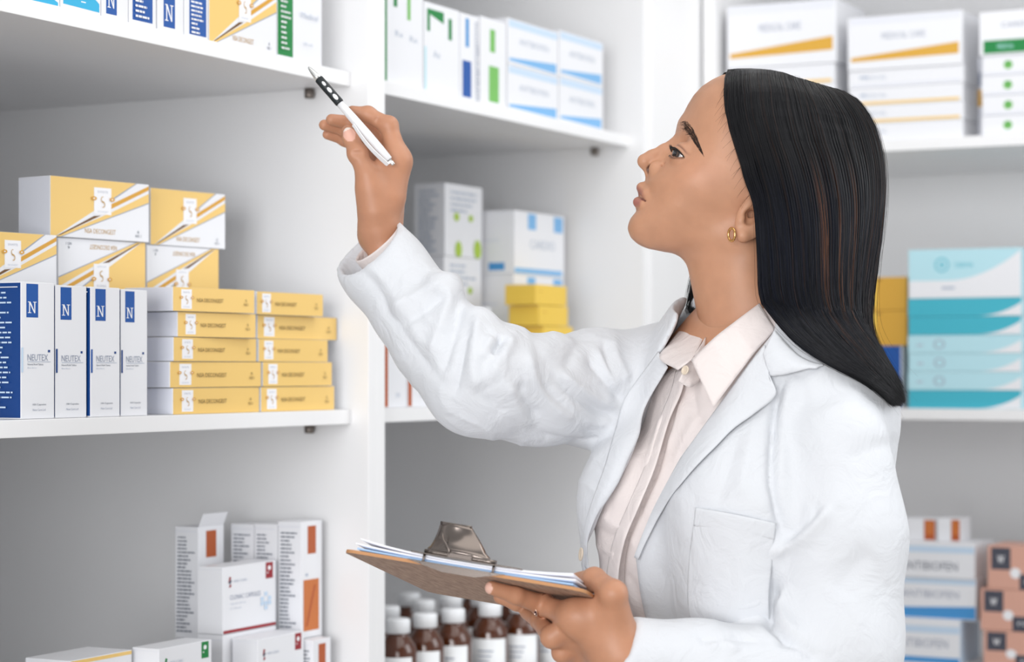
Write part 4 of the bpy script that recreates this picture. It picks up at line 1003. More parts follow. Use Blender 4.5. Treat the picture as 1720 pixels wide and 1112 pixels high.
tipl = L_INDEX[0][3]; Cl = np.tile(SKIN*np.array((.98, .94, .93)), (len(Vl), 1))
kl = (np.linalg.norm(Vl-(tipl+np.array((-.0045, -.0035, .0))), axis=1) < .0058); Cl[kl] = lin((228, 184, 168)); parts.append((Vl, Ql, Cl))
Vb, Qb = sculpt(body_low_sdf, (-.20, 1.90, -.01), (.52, 2.50, 1.40), .007); parts.append((Vb, Qb, np.tile(SKIN, (len(Vb), 1))))
off = 0; VV, QQ, CC = [], [], []
for V, Q, C in parts: VV.append(V); QQ.append(Q+off); CC.append(C); off += len(V)
me = np_mesh('person', np.concatenate(VV), np.concatenate(QQ)); color_attr(me, np.concatenate(CC))
person = link('person', me, [skin_mat()])
tag(person, 'dark haired person in white lab coat, pen raised, clipboard in the other hand', 'person')
# ---------------------------------------------------------------- eyes, brow, lashes
def eye_mat():
    m = mat('eye', (235, 230, 226), rough=.08, spec=.6); nt = m.node_tree; b = nt.nodes['Principled BSDF']
    tc = nt.nodes.new('ShaderNodeTexCoord'); sp = nt.nodes.new('ShaderNodeSeparateXYZ'); nt.links.new(tc.outputs['Object'], sp.inputs[0])
    r = nt.nodes.new('ShaderNodeValToRGB'); mp = nt.nodes.new('ShaderNodeMath'); mp.operation = 'DIVIDE'; mp.inputs[1].default_value = R_EYE*PX
    nt.links.new(sp.outputs['Z'], mp.inputs[0]); nt.links.new(mp.outputs[0], r.inputs[0]); cr = r.color_ramp; cr.interpolation = 'LINEAR'
    cr.elements[0].position = .0; cr.elements[0].color = (*lin((196, 186, 182)), 1); cr.elements[1].position = .995; cr.elements[1].color = (*lin((6, 5, 5)), 1)
    for p_, c_ in ((.70, (214, 206, 202)), (.80, (200, 192, 190)), (.835, (34, 24, 20)), (.90, (62, 42, 30)), (.965, (70, 46, 32)), (.98, (8, 6, 6))):
        e = cr.elements.new(p_); e.color = (*lin(c_), 1)
    nt.links.new(r.outputs['Color'], b.inputs['Base Color']); b.inputs['Coat Weight'].default_value = .8; return m
for s in (1, -1):
    bm = bmesh.new(); bmesh.ops.create_uvsphere(bm, u_segments=48, v_segments=32, radius=R_EYE*PX)
    for v in bm.verts:
        z = v.co.z/(R_EYE*PX)
        if z > .8: v.co *= 1+.045*((z-.8)/.2)**.7
    o = link('eye', bm_mesh(bm, 'eye'), [eye_mat()], person, True)
    c = from_head((EYE[0], EYE[1], EYE[2]*s))[0]; o.location = c
    gz = from_head((EYE[0]-97, EYE[1]-22, EYE[2]*s+(1+40)*s))[0]-c
    o.rotation_euler = Vector(gz).to_track_quat('Z', 'Y').to_euler()
def lid_point(az, el, r, s=1):
    a, e = math.radians(az), math.radians(el); f_, l_, u_ = r*math.cos(e)*math.cos(a), r*math.cos(e)*math.sin(a), r*math.sin(e)
    return np.array((EYE[0]+FH[0]*f_+UH[0]*u_, EYE[1]+FH[1]*f_+UH[1]*u_, (EYE[2]+l_)*s))
M_dark = mat('lash_hair', (18, 14, 14), rough=.5)
for s in (1, -1):
    bm = bmesh.new(); rng = np.random.RandomState(5)
    def put(pts, rad, sides=4):
        V, Q = tube_arrays(from_head(np.array(pts)), rad, sides); vv = [bm.verts.new(v) for v in V]
        for q in Q: bm.faces.new([vv[k] for k in q])
    put([lid_point(a, lid_angles(a)[0]+.5, R_LID+.5, s) for a in np.linspace(-30, 84, 24)], np.interp(np.linspace(0, 1, 24), [0, .3, .7, 1], [.0004, .0013, .0010, .0005]), 6)
    for a in np.linspace(-28, 86, 60):
        u_ = float(lid_angles(a)[0]); ln = (2+8*math.sin(math.pi*(a+30)/120)*(.7+.5*rng.rand()))*(1 if a < 25 else .45)
        put([lid_point(a+k*.15*(1 if a > 20 else -1), u_+1+k*k*.45-k*1.2, R_LID+.5+k*ln/4, s) for k in range(5)], np.linspace(.00024, .00005, 5))
    for a in np.linspace(-20, 84, 34):
        l_ = float(lid_angles(a)[1]); put([lid_point(a, l_-1-k*2, R_LID+.3+k*1.0, s) for k in range(4)], np.linspace(.00012, .00004, 4), 3)
    link('eyelashes', bm_mesh(bm, 'eyelashes'), [M_dark], person)
def on_head(u, v, s=1, lift=0.0):
    """skin point of a profile position on the near (or far) side, in head units"""
    u0, v0 = u, v
    for _ in range(3):
        u, v, w_ = loc(u0, v0, _W0[0])
        _W0[0] = _skin_w(u, v)
    return np.array((u, v, (_W0[0]+lift)*s))
_W0 = [40.0]
def _skin_w(u, v):
    w = np.linspace(150, -5, 312); q = np.stack((np.full_like(w, u), np.full_like(w, v), w), -1)
    d = head_sdf(from_head(q).astype(f32)); k = int(np.argmax(d < 0)); return float(w[k]) if d[k] < 0 else 0.0
BROW = [(1139.0, 204.5), (1148, 208), (1157.5, 216), (1166, 227.5), (1173, 241), (1184, 262)]; BWID = [4.5, 7.0, 7.0, 5.4, 3.4, .8]
for s in (1, -1):
    bm = bmesh.new(); rng = np.random.RandomState(8); C = catmull(BROW, 60); Wd = np.interp(np.linspace(0, 1, 60), np.linspace(0, 1, 6), BWID)
    for i in range(430):
        k = rng.randint(0, 56); t_ = C[k+3]-C[k]; t_ = t_/np.linalg.norm(t_); n_ = np.array((t_[1], -t_[0]))
        o_ = rng.uniform(-1, 1); b0 = C[k]-np.array((3.0, 1.5))+n_*o_*Wd[k]+rng.randn(2)*.2
        dr = t_*(8+2*rng.rand())*(.7+.3*(k/56))-n_*o_*2.0+(n_*4*(1-k/16) if k < 16 else 0)
        pts = []
        for j in range(4):
            xy = b0+dr*j/3; pts.append(on_head(xy[0], xy[1], s, .3+.5*math.sin(j)))
        if min(p_[2]*s for p_ in pts) < 3: continue
        V, Q = tube_arrays(from_head(np.array(pts)), np.array((.00016, .00019, .00014, .00004)), 3); vv = [bm.verts.new(v) for v in V]
        for q in Q: bm.faces.new([vv[x] for x in q])
    link('eyebrow', bm_mesh(bm, 'eyebrow'), [mat('brow_hair', (58, 42, 36), rough=.5)], person)
# ---------------------------------------------------------------- jewellery
M_gold = mat('gold_metal', (226, 176, 110), rough=.18, metal=1.0)
er_c = from_head(loc(1229, 394, 119))[0]
th = np.linspace(0, 2*math.pi, 40)
hoop = np.stack([er_c+np.array((.0046*math.cos(a)*.62, -.0046*math.cos(a)*.78, .0062*math.sin(a))) for a in th[:-1]])
V, Q = tube_arrays(np.concatenate([hoop, hoop[:2]]), .00125, 10)
link('earring', np_mesh('earring', V, Q), [M_gold], person)
# ---------------------------------------------------------------- clothing
def cloth(name, rgb, scale=900, bump=.25):
    m = mat(name, rgb, rough=.85, spec=.2); nt = m.node_tree; b = nt.nodes['Principled BSDF']
    tc = nt.nodes.new('ShaderNodeTexCoord'); w = nt.nodes.new('ShaderNodeTexNoise'); w.inputs['Scale'].default_value = scale; w.inputs['Detail'].default_value = 2
    nt.links.new(tc.outputs['Object'], w.inputs['Vector'])
    bp_ = nt.nodes.new('ShaderNodeBump'); bp_.inputs['Strength'].default_value = bump; bp_.inputs['Distance'].default_value = .0005
    nt.links.new(w.outputs['Fac'], bp_.inputs['Height'])
    w2 = nt.nodes.new('ShaderNodeTexNoise'); w2.inputs['Scale'].default_value = 30; w2.inputs['Detail'].default_value = 4; w2.inputs['Distortion'].default_value = 1.2
    nt.links.new(tc.outputs['Object'], w2.inputs['Vector']); b2 = nt.nodes.new('ShaderNodeBump'); b2.inputs['Strength'].default_value = .5; b2.inputs['Distance'].default_value = .006
    nt.links.new(w2.outputs['Fac'], b2.inputs['Height']); nt.links.new(b2.outputs[0], bp_.inputs['Normal']); nt.links.new(bp_.outputs[0], b.inputs['Normal'])
    b.inputs['Sheen Weight'].default_value = .15; b.inputs['Sheen Roughness'].default_value = .5
    return m
M_coat = cloth('white_coat_cloth', (215, 217, 221)); M_shirt = cloth('beige_shirt_cloth', (230, 220, 217), 1100, .2)
OPEN = [(1120, 616), (1083, 684), (1074, 730), (1040, 810), (1003, 867), (986, 912), (986, 965), (1004, 1010), (1020, 1060), (1030, 1130), (1100, 1130), (1086, 1050), (1074, 985), (1067, 935),
        (1096, 855), (1142, 770), (1199, 690), (1281, 582), (1300, 555), (1310, 480), (1170, 470), (1130, 556), (1106, 600)]
RS_PTS = [SH_R, P(1000, 652, 2.262), P(900, 657, 2.205), P(805, 636, 2.160), P(735, 570, 2.185), P(690, 512, 2.210), P(650, 458, 2.235), P(607, 402, 2.262)]
RS_RAD = [.062, .0570, .0520, .0535, .0440, .0395, .0410, .0435]
LS_PTS = [SH_L, P(1412, 900, 2.070), P(1404, 1085, 2.055), P(1300, 1136, 2.03), P(1180, 1128, 2.01), P(1020, 1101, 1.985)]
LS_RAD = [.0515, .0600, .0600, .0500, .0440, .0372]
def cut(c, n):
    c = np.asarray(c, f32); n = np.asarray(n, float); n = (n/np.linalg.norm(n)).astype(f32)
    return lambda p: (p-c) @ n
rn = RS_PTS[-1]-RS_PTS[-2]; rn = np.array((-.62, -.30, .73)); R_CUT = cut(P(618, 414, 2.255), rn)
ln_ = LS_PTS[-1]-LS_PTS[-2]; ln_ = ln_/np.linalg.norm(ln_)+np.array((0, 0, .33)); L_CUT = cut(P(1042, 1082, 1.985), ln_)
def trunk_coat(p):
    d = d_ell(p, T(0, 0, 1.20), (.156, .112, .20), TR)
    d = smin(d, d_ell(p, T(0, .0, 1.02), (.140, .108, .18), TR), .06)
    d = smin(d, d_ell(p, T(0, -.005, .84), (.185, .132, .16), TR), .07)
    d = smin(d, d_cone(p, T(0, 0, .80), T(0, 0, .60), .165, .175), .05)
    for s in (-1, 1): d = smin(d, d_ell(p, T(s*.070, .082, 1.165), (.062, .056, .062), TR), .05); d = smin(d, d_chain(p, [T(s*.070, .084, 1.165), T(s*.072, .082, 1.08), T(s*.08, .045, .97)], [.054, .052, .045], .03), .05)
    d = smin(d, d_cone(p, T(-.125, -.01, 1.285), T(.100, -.01, 1.264), .056, .049), .05)
    return smin(d, d_cone(p, T(0, -.02, 1.28), T(0, -.012, 1.335), .085, .074), .05)
ROLLS = [(P(748, 486, 2.172), P(728, 588, 2.148), .0125, .010), (P(803, 546, 2.150), P(790, 640, 2.120), .0130, .011), (P(860, 576, 2.170), P(826, 640, 2.115), .0130, .010), (P(760, 478, 2.20), P(748, 486, 2.172), .010, .0125), (P(815, 545, 2.19), P(803, 546, 2.150), .010, .013),
         (P(935, 584, 2.20), P(905, 600, 2.165), .012, .010), (P(1010, 578, 2.25), P(1016, 640, 2.205), .011, .010)]
def sleeve_r(p):
    d = d_chain(p, RS_PTS, RS_RAD, .02)
    for a, b, ra, rb in ROLLS: d = smin(d, d_cone(p, a, b, ra, rb), .016)
    inn = d_chain(p, RS_PTS[-3:], [r-.0075 for r in RS_RAD[-3:]], .02)
    return smax(smax(d, R_CUT(p), .005), -inn, .004)
def sleeve_l(p):
    d = d_chain(p, LS_PTS, LS_RAD, .02)
    inn = d_cone(p, LS_PTS[-2]*.35+LS_PTS[-1]*.65, LS_PTS[-1]*1.0, 0.0290, .0285)
    return smax(smax(d, L_CUT(p), .005), -inn, .004)
def coat_full(p):
    d = trunk_coat(p)
    d = smin(d, sleeve_r(p), .022); return smin(d, sleeve_l(p), .012)
def coat_sdf(p):
    d = trunk_coat(p)
    d = smax(d, -d_cone(p, T(0, -.005, 1.325), T(0, .03, 1.56), .066, .13), .006)        # neck hole
    px, py = proj(p.astype(float)); k = p[:, 1]/F
    o = d_poly2(px.astype(f32), py.astype(f32), OPEN)*k
    o = np.maximum(o, -((p-TC.astype(f32)) @ FV.astype(f32)))                            # front only
    d = smax(d, -o, .006)
    d = smin(smin(d, sleeve_r(p), .022), sleeve_l(p), .012)
    return smax(d, .62-p[:, 2], .004)
def shirt_sdf(p):
    d = trunk_coat(p)+.0150
    d = smax(d, (p-P(1192, 586, 2.15).astype(f32)) @ np.array((-.60, -.10, .79), f32), .004)
    return smax(d, .80-p[:, 2], .004)
# drapery traced from the photograph: (polyline, height in mm, half width in px, soft side)
FOLDS = [
 ([(596, 446), (632, 482), (661, 536), (700, 590), (752, 655)], -2.2, 9), ([(612, 440), (650, 478), (680, 530), (716, 582)], 1.6, 12),
 ([(655, 524), (690, 506), (720, 489), (752, 471)], 4.2, 13), ([(662, 545), (700, 530), (735, 505), (752, 498)], -3.4, 11),
 ([(756, 476), (748, 520), (736, 560), (722, 606)], 4.0, 12), ([(772, 500), (764, 548), (752, 590), (742, 630)], -3.4, 10),
 ([(806, 528), (798, 556), (793, 600), (797, 634), (806, 660)], 5.0, 11), ([(790, 545), (780, 590), (770, 630), (760, 668)], -4.4, 10),
 ([(846, 566), (838, 582), (826, 597)], -7.0, 8), ([(828, 566), (818, 584), (806, 606)], 3.4, 9), ([(863, 562), (845, 588), (832, 612), (826, 640)], 4.4, 11), ([(815, 640), (824, 672), (842, 700)], -2.4, 12),
 ([(884, 583), (888, 615), (896, 640), (914, 664), (936, 684), (966, 708)], 3.8, 12), ([(903, 637), (931, 668), (959, 694), (985, 712)], -3.0, 8), ([(872, 640), (884, 676), (905, 704)], -2.4, 12),
 ([(850, 640), (862, 672), (880, 700), (900, 718)], 2.6, 11),
 ([(926, 632), (968, 666), (1005, 688), (1034, 700)], -3.4, 8), ([(938, 622), (985, 660), (1034, 688)], 3.0, 9), ([(945, 690), (985, 708), (1026, 714)], 2.2, 8),
 ([(985, 592), (1010, 628), (1034, 660), (1046, 676)], -3.6, 8), ([(1000, 584), (1024, 624), (1046, 655)], 3.2, 9),
 ([(1015, 570), (1018, 598), (1030, 630), (1048, 655)], -3.2, 7), ([(1030, 562), (1034, 592), (1046, 622), (1058, 644)], 2.4, 10), ([(970, 575), (960, 600), (952, 622)], -2.0, 11),
 ([(900, 728), (940, 736), (985, 739), (1030, 730)], -1.6, 5),
 # near sleeve and front
 ([(1322, 632), (1306, 660), (1299, 700), (1297, 798), (1304, 845), (1316, 905)], -6.5, 7), ([(1330, 650), (1316, 700), (1314, 800)], 1.8, 12),
 ([(1290, 932), (1318, 920), (1350, 903), (1378, 874), (1396, 848)], 5.4, 12), ([(1318, 908), (1350, 884), (1385, 850)], -3.0, 11), ([(1292, 950), (1300, 985), (1312, 1008)], -3.0, 9),
 ([(1306, 972), (1294, 1012), (1292, 1040), (1312, 1064), (1336, 1082)], -7.5, 8), ([(1326, 980), (1312, 1015), (1318, 1046), (1345, 1066)], 3.6, 13),
 ([(1400, 1000), (1440, 950), (1470, 930)], -2.4, 24), ([(1420, 770), (1470, 752), (1515, 742)], -1.6, 16), ([(1380, 720), (1400, 800), (1410, 860)], 1.2, 26),
 ([(1240, 735), (1218, 800), (1200, 850)], -1.8, 14), ([(1270, 700), (1250, 790), (1240, 840)], 1.8, 14), ([(1140, 820), (1150, 860), (1152, 920)], 1.4, 16),
 ([(1200, 1034), (1245, 1044), (1300, 1030)], -2.8, 12), ([(1190, 1010), (1240, 1022), (1296, 1004)], 2.2, 13),
 ([(1165, 1062), (1190, 1075), (1240, 1072), (1290, 1078)], -2.6, 8), ([(1190, 1090), (1215, 1075), (1240, 1098)], 2.6, 10), ([(1300, 1080), (1340, 1085), (1372, 1112)], -3.4, 9), ([(1064, 1050), (1058, 1080), (1052, 1112)], -1.0, 4),
 ([(1340, 655), (1400, 650), (1460, 668)], 1.4, 22), ([(1330, 622), (1350, 640), (1345, 690)], -1.4, 12)]
def drape(V, Q, folds, it=1):
    N = vnormals(V, Q); px, py = proj(V); disp = np.zeros(len(V)); cam_dir = V-np.array((0, 0, CZ)); cam_dir /= np.linalg.norm(cam_dir, axis=1)[:, None]
    face = np.clip(-(N*cam_dir).sum(1)*2.2+.5, 0, 1)
    for poly, amp, wd in folds:
        xs, ys = [q[0] for q in poly], [q[1] for q in poly]; R_ = 3*wd
        k = np.where((px > min(xs)-R_) & (px < max(xs)+R_) & (py > min(ys)-R_) & (py < max(ys)+R_))[0]
        if not len(k): continue
        c = catmull(poly, max(12, 4*len(poly))); d, t = seg_dist(px[k], py[k], [tuple(q) for q in c])
        disp[k] += amp*.0016*np.exp(-(d/wd)**1.5)*np.clip(np.minimum(t, 1-t)*5+.15, 0, 1)
    return V+N*(disp*face)[:, None]
def wrinkle(V, sc, amp):
    q = V*sc
    return amp*(np.sin(q[:, 0]*1.7+2*np.sin(q[:, 2]*.8+q[:, 1]))*np.sin(q[:, 2]*1.3+1.5*np.sin(q[:, 0]*.7))+.5*np.sin(q[:, 1]*2.3+q[:, 2]*1.9+np.sin(q[:, 0]*2.1)))
def sleeve_lines(V):
    # fine drag lines running across the raised sleeve, strongest at elbow and armpit
    px, py = proj(V); on = np.clip((1060-px)/40, 0, 1)*np.clip((px-650)/60, 0, 1)*(V[:, 1] > 2.07)
    ph = (px*.86-py*.50)/8.5+1.8*np.sin(px*.021+py*.034)+1.2*np.sin(py*.05)
    s_ = np.abs(np.sin(ph*.5)); m_ = .5+.5*np.sin(px*.031-py*.017+1.0)*np.sin(py*.027+.4)
    return on*m_*((1-s_)**2.2)*.0020
Vc, Qc = sculpt(coat_sdf, (-.20, 1.90, .60), (.46, 2.46, 1.46), .0023); Vc = relax(Vc, Qc, 2)
Vc = drape(Vc, Qc, FOLDS); Vc += vnormals(Vc, Qc)*(wrinkle(Vc, 26, .0008)+sleeve_lines(Vc))[:, None]; Vc = relax(Vc, Qc, 1)
coat = link('lab_coat', np_mesh('lab_coat', Vc, Qc), [M_coat], person); coat['label'] = 'white cotton lab coat worn open'
SFOLDS = [([(1074, 735), (1050, 800), (1032, 850)], 1.6, 9), ([(1000, 880), (1020, 900), (1045, 905)], -1.8, 7), ([(1010, 860), (1030, 880), (1052, 886)], 1.6, 7), ([(992, 905), (1015, 925), (1040, 932)], 1.4, 8),
          ([(1120, 690), (1100, 740), (1080, 800)], 1.8, 9), ([(1098, 655), (1080, 720), (1060, 770)], -1.6, 8), ([(1160, 640), (1168, 690), (1180, 715)], -2.0, 8), ([(1145, 665), (1135, 710), (1120, 760)], 1.8, 8), ([(1175, 690), (1150, 740), (1130, 790)], 1.6, 9),
          ([(1148, 655), (1126, 707), (1102, 787), (1074, 855), (1051, 912), (1042, 980), (1058, 1026)], -4.5, 5), ([(1138, 655), (1114, 712), (1090, 790), (1062, 860), (1040, 915), (1030, 975), (1040, 1020)], 2.6, 6),
          ([(1060, 900), (1070, 930), (1066, 960)], 1.6, 7), ([(1050, 960), (1066, 985), (1076, 1010)], -1.6, 6)]
Vs_, Qs_ = sculpt(shirt_sdf, (.0, 2.00, .78), (.46, 2.40, 1.42), .0026); Vs_ = relax(Vs_, Qs_, 2); Vs_ = drape(Vs_, Qs_, SFOLDS); Vs_ += vnormals(Vs_, Qs_)*wrinkle(Vs_, 40, .0006)[:, None]
shirt = link('shirt', np_mesh('shirt', Vs_, Qs_), [M_shirt], person); shirt['label'] = 'pale beige buttoned shirt under the coat'
# cloth panels lying on a traced surface
def panel(name, ea, eb, m, parent, sdf, off=None, nu=48, nv=14, th=.0018, smooth=3, d0=1.9, d1=2.5, dep=None, rim=.0006):
    A = resample(ea, nu); B_ = resample(eb, nu); s = np.linspace(0, 1, nv)[None, :, None]
    G = A[:, None, :]*(1-s)+B_[:, None, :]*s; px, py = G[..., 0], G[..., 1]
    if dep is None:
        d = trace(sdf, px.ravel(), py.ravel(), d0, d1).reshape(px.shape)
        for r in range(nu):                                    # bridge gaps along and across
            for axis_row in (d[r],):
                k = np.isfinite(axis_row)
                if k.any(): axis_row[~k] = np.interp(np.where(~k)[0], np.where(k)[0], axis_row[k])
        ok = np.isfinite(d).all(1)
        for c in range(nv): d[~ok, c] = np.interp(np.where(~ok)[0], np.where(ok)[0], d[ok, c])
        for _ in range(smooth):
            e = np.pad(d, 1, 'edge'); d = (e[1:-1, 1:-1]*2+e[:-2, 1:-1]+e[2:, 1:-1]+e[1:-1, :-2]+e[1:-1, 2:])/6
    else:
        da, db = dep; d = np.interp(np.linspace(0, 1, nu), np.linspace(0, 1, len(da)), da)[:, None]*(1-s[..., 0])+np.interp(np.linspace(0, 1, nu), np.linspace(0, 1, len(db)), db)[:, None]*s[..., 0]
    uu, vv = np.meshgrid(np.linspace(0, 1, nu), np.linspace(0, 1, nv), indexing='ij')
    if off is not None: d = d-off(uu, vv)
    top = np.stack(((px-CX)/F*d, d, CZ+(HY-py)/F*d), -1)
    gx = np.gradient(top, axis=0); gy = np.gradient(top, axis=1); n = np.cross(gx, gy); n /= np.linalg.norm(n, axis=2)[..., None]+1e-12
    if (n[..., 1] > 0).mean() > .5: n = -n                      # facing the camera
    edge = np.zeros((nu, nv), bool); edge[0] = edge[-1] = True; edge[:, 0] = edge[:, -1] = True
    fr = top+n*0; fr[edge] -= n[edge]*rim
    bk = top-n*th; bk[edge] += n[edge]*rim*0
    V = np.concatenate((fr.reshape(-1, 3), bk.reshape(-1, 3))); i, j = np.meshgrid(np.arange(nu-1), np.arange(nv-1), indexing='ij')
    q = np.stack((i*nv+j, (i+1)*nv+j, (i+1)*nv+j+1, i*nv+j+1), -1).reshape(-1, 4); o = nu*nv
    ring = [(a, 0) for a in range(nu)]+[(nu-1, b) for b in range(1, nv)]+[(a, nv-1) for a in range(nu-2, -1, -1)]+[(0, b) for b in range(nv-2, 0, -1)]
    rg = np.array([a*nv+b for a, b in ring]); r2 = np.roll(rg, -1); side = np.stack((rg, r2, r2+o, rg+o), -1)
    Qf = np.concatenate((q, q[:, ::-1]+o, side))
    bm = bmesh.new(); bv = [bm.verts.new(v) for v in V]
    for f in Qf: bm.faces.new([bv[t] for t in f]).smooth = True
    return link(name, bm_mesh(bm, name), [m], parent)
# near lapel: roll edge (inner) to free outer edge
roll = lambda o0, o1, bulge: (lambda u, v: o0*(1-v)+o1*v+bulge*np.sin(np.pi*np.clip(v, 0, 1))*np.sin(np.pi*np.clip(u*.9+.1, 0, 1)))
panel('lapel', [(1284, 578), (1240, 634), (1199, 690), (1170, 730), (1142, 770), (1118, 812), (1096, 855), (1080, 893), (1064, 936)],
      [(1292, 632), (1304, 662), (1268, 694), (1233, 719), (1204, 748), (1176, 776), (1146, 810), (1119, 846), (1070, 940)], M_coat, coat, coat_full, roll(.003, .0065, .006), 70, 18)
panel('collar', [(1301, 553), (1318, 572), (1340, 594), (1362, 606), (1384, 612)], [(1281, 594), (1291, 629), (1308, 631), (1330, 627), (1370, 616)], M_coat, coat, coat_full, roll(.004, .0075, .005), 40, 12)
panel('lapel', [(1121, 617), (1083, 684), (1074, 730), (1056, 772), (1040, 810), (1020, 842), (1003, 867), (987, 912), (989, 962)],
      [(1104, 590), (1050, 668), (1033, 719), (1016, 778), (1004, 812), (992, 846), (984, 872), (977, 916), (981, 952)], M_coat, coat, coat_full, roll(.003, .006, .005), 70, 12)
pk = panel('pocket', [(1168, 853), (1157, 935), (1154, 1010), (1163, 1068)], [(1303, 879), (1298, 940), (1292, 1000), (1294, 1068)], M_coat, coat, trunk_coat, lambda u, v: .0018+.003*np.sin(np.pi*v)*(1-u)**2, 44, 40, .0014, smooth=5)
panel('pocket_hem', [(1167, 852), (1237, 865), (1304, 879)], [(1164.5, 884), (1234, 896), (1301, 907)], M_coat, pk, trunk_coat, lambda u, v: .0024+.003*np.sin(np.pi*u)*(1-v*.6), 40, 8, .0012, smooth=5)
# shirt collar
panel('collar', [(1276, 508), (1240, 535), (1200, 566), (1160, 604)], [(1303, 553), (1270, 590), (1236, 634), (1198, 684)], M_shirt, shirt, None, lambda u, v: .004*np.sin(np.pi*v), 36, 14, .0016,
      dep=([2.140, 2.118, 2.108, 2.112], [2.120, 2.098, 2.088, 2.086]))
panel('collar', [(1183, 526), (1185, 545), (1183, 562), (1162, 602)], [(1142, 552), (1124, 574), (1107, 600), (1137, 620)], M_shirt, shirt, None, lambda u, v: .004*np.sin(np.pi*v), 30, 12, .0016,
      dep=([2.215, 2.19, 2.160, 2.120], [2.235, 2.205, 2.165, 2.118]))
panel('collar_stand', [(1187, 566), (1174, 588), (1160, 602)], [(1176, 640), (1160, 650), (1140, 640)], M_shirt, shirt, None, None, 16, 8, .0014, dep=([2.165, 2.140, 2.124], [2.13, 2.12, 2.118]))
panel('placket', [(1150, 618), (1144, 655), (1122, 707), (1098, 787), (1070, 855), (1047, 912), (1037, 980), (1052, 1026)], [(1134, 622), (1126, 655), (1106, 705), (1082, 782), (1053, 850), (1029, 908), (1018, 972), (1030, 1022)],
      M_shirt, shirt, shirt_sdf, lambda u, v: .0115*(1-v)**1.5+.0030+.0016*np.sin(np.pi*v)+.0008*np.sin(u*46), 80, 8, .0014)
def button(c, r, axis, m, parent):
    bm = bmesh.new(); lathe_bm(bm, [(0, 0), (r*.5, 0), (r*.62, .0004), (r*.8, .0011), (r*.95, .0010), (r, .0003), (r*.9, -.0008), (0, -.0010)], 24)
    for k in range(4):
        a = k*math.pi/2+.4; lathe_bm(bm, [(0, .0003), (r*.09, .0003), (r*.09, -.0002), (0, -.0002)], 8, M=Matrix.Translation((r*.26*math.cos(a), r*.26*math.sin(a), 0)))
    o = link('button', bm_mesh(bm, 'button'), [m], parent, True); o.location = c; o.rotation_euler = Vector(axis).to_track_quat('Z', 'Y').to_euler(); return o
M_btn = mat('horn_button', (222, 206, 186), rough=.3)
button(P(1151, 622, 2.108), .0048, (-.75, -.6, .25), M_btn, shirt)
button(P(976, 931, 2.150), .0068, (-.97, -.2, .1), M_btn, coat)
# shirt cuff showing inside the raised sleeve
rc_ = rn/np.linalg.norm(rn); cc = P(633, 408, 2.258)
ax1 = np.cross(rc_, (0, 1, 0)); ax1 /= np.linalg.norm(ax1); ax2 = np.cross(rc_, ax1)
th = np.linspace(0, 2*math.pi, 40, endpoint=False); prof = [(.0290, -.05), (.0290, -.002), (.0285, .0), (.0272, .0), (.0268, -.002), (.0268, -.05)]
V = np.array([cc+rc_*z+(ax1*math.cos(a)*1.0+ax2*math.sin(a)*.9)*r for r, z in prof for a in th]); ii, jj = np.meshgrid(np.arange(5), np.arange(40), indexing='ij')
Q = np.stack((ii*40+jj, ii*40+(jj+1) % 40, (ii+1)*40+(jj+1) % 40, (ii+1)*40+jj), -1).reshape(-1, 4)
link('cuff', np_mesh('cuff', V, Q), [M_shirt], shirt)
# trousers and shoes (below the picture)
def trouser_sdf(p):
    d = d_ell(p, T(0, -.012, .86), (.176, .123, .15), TR)
    for s in (-1, 1): d = smin(d, d_chain(p, [T(s*.085, -.01, .84), T(s*.082, .005, .47), T(s*.078, -.01, .10)], [.094, .074, .066], .03), .03)
    return smax(smax(d, .085-p[:, 2], .004), p[:, 2]-.93, .004)
Vt, Qt = sculpt(trouser_sdf, (-.0, 1.95, .05), (.52, 2.48, .98), .007); link('trousers', np_mesh('trousers', relax(Vt, Qt, 2), Qt), [cloth('dark_trousers', (52, 56, 66))], person)
for s in (-1, 1):
    fs = lambda p: smax(smin(d_cone(p, T(s*.076, -.03, .045), T(s*.086, .135, .030), .043, .034), d_cone(p, T(s*.076, -.02, .06), T(s*.076, -.015, .10), .044, .046), .02), .002-p[:, 2], .003)
    c = T(s*.08, .05, .06); Vx, Qx = sculpt(fs, c-np.array((.20, .20, .07)), c+np.array((.20, .20, .12)), .005); link('shoe', np_mesh('shoe', relax(Vx, Qx, 1), Qx), [mat('shoe_leather', (34, 32, 34), rough=.4)], person)
# ---------------------------------------------------------------- pen
pt, pe = P(517.5, 112, 2.240), P(661, 277, 2.233); L_P = float(np.linalg.norm(pe-pt))
pen = empty('ballpoint_pen', pe); tag(pen, 'silver and white ballpoint pen with black grip in the raised hand', 'pen')
pz = Vector(pt-pe).normalized(); pxv = Vector((-.52, -.78, -.46)); pxv = (pxv-pz*pxv.dot(pz)).normalized(); pyv = pz.cross(pxv)
pen.matrix_world = Matrix.Translation(pe) @ Matrix((pxv, pyv, pz)).transposed().to_4x4()
M_silver = mat('pen_silver', (226, 226, 224), rough=.22, metal=.85); M_rub = mat('pen_rubber', (20, 28, 32), rough=.5); M_pw = mat('pen_white', (226, 226, 228), rough=.25, **{'Coat Weight': .5})
def pen_part(name, prof, m, seg=28):
    bm = bmesh.new(); lathe_bm(bm, [(r, L_P*z) for r, z in prof], seg); return link(name, bm_mesh(bm, name), [m], pen, True)
pen_part('barrel', [(0, .05), (.0034, .05), (.0040, .058), (.0046, .16), (.0049, .30), (.0046, .48), (.0041, .58), (.0039, .64), (0, .64)], M_pw)
pen_part('plunger', [(0, 0), (.0019, 0), (.0023, .008), (.0023, .05), (0, .05)], M_silver)
grip = pen_part('grip', [(0, .625), (.0042, .625), (.0047, .635), (.0046, .72), (.0047, .80), (.0045, .872), (.0040, .878), (0, .878)], M_rub)
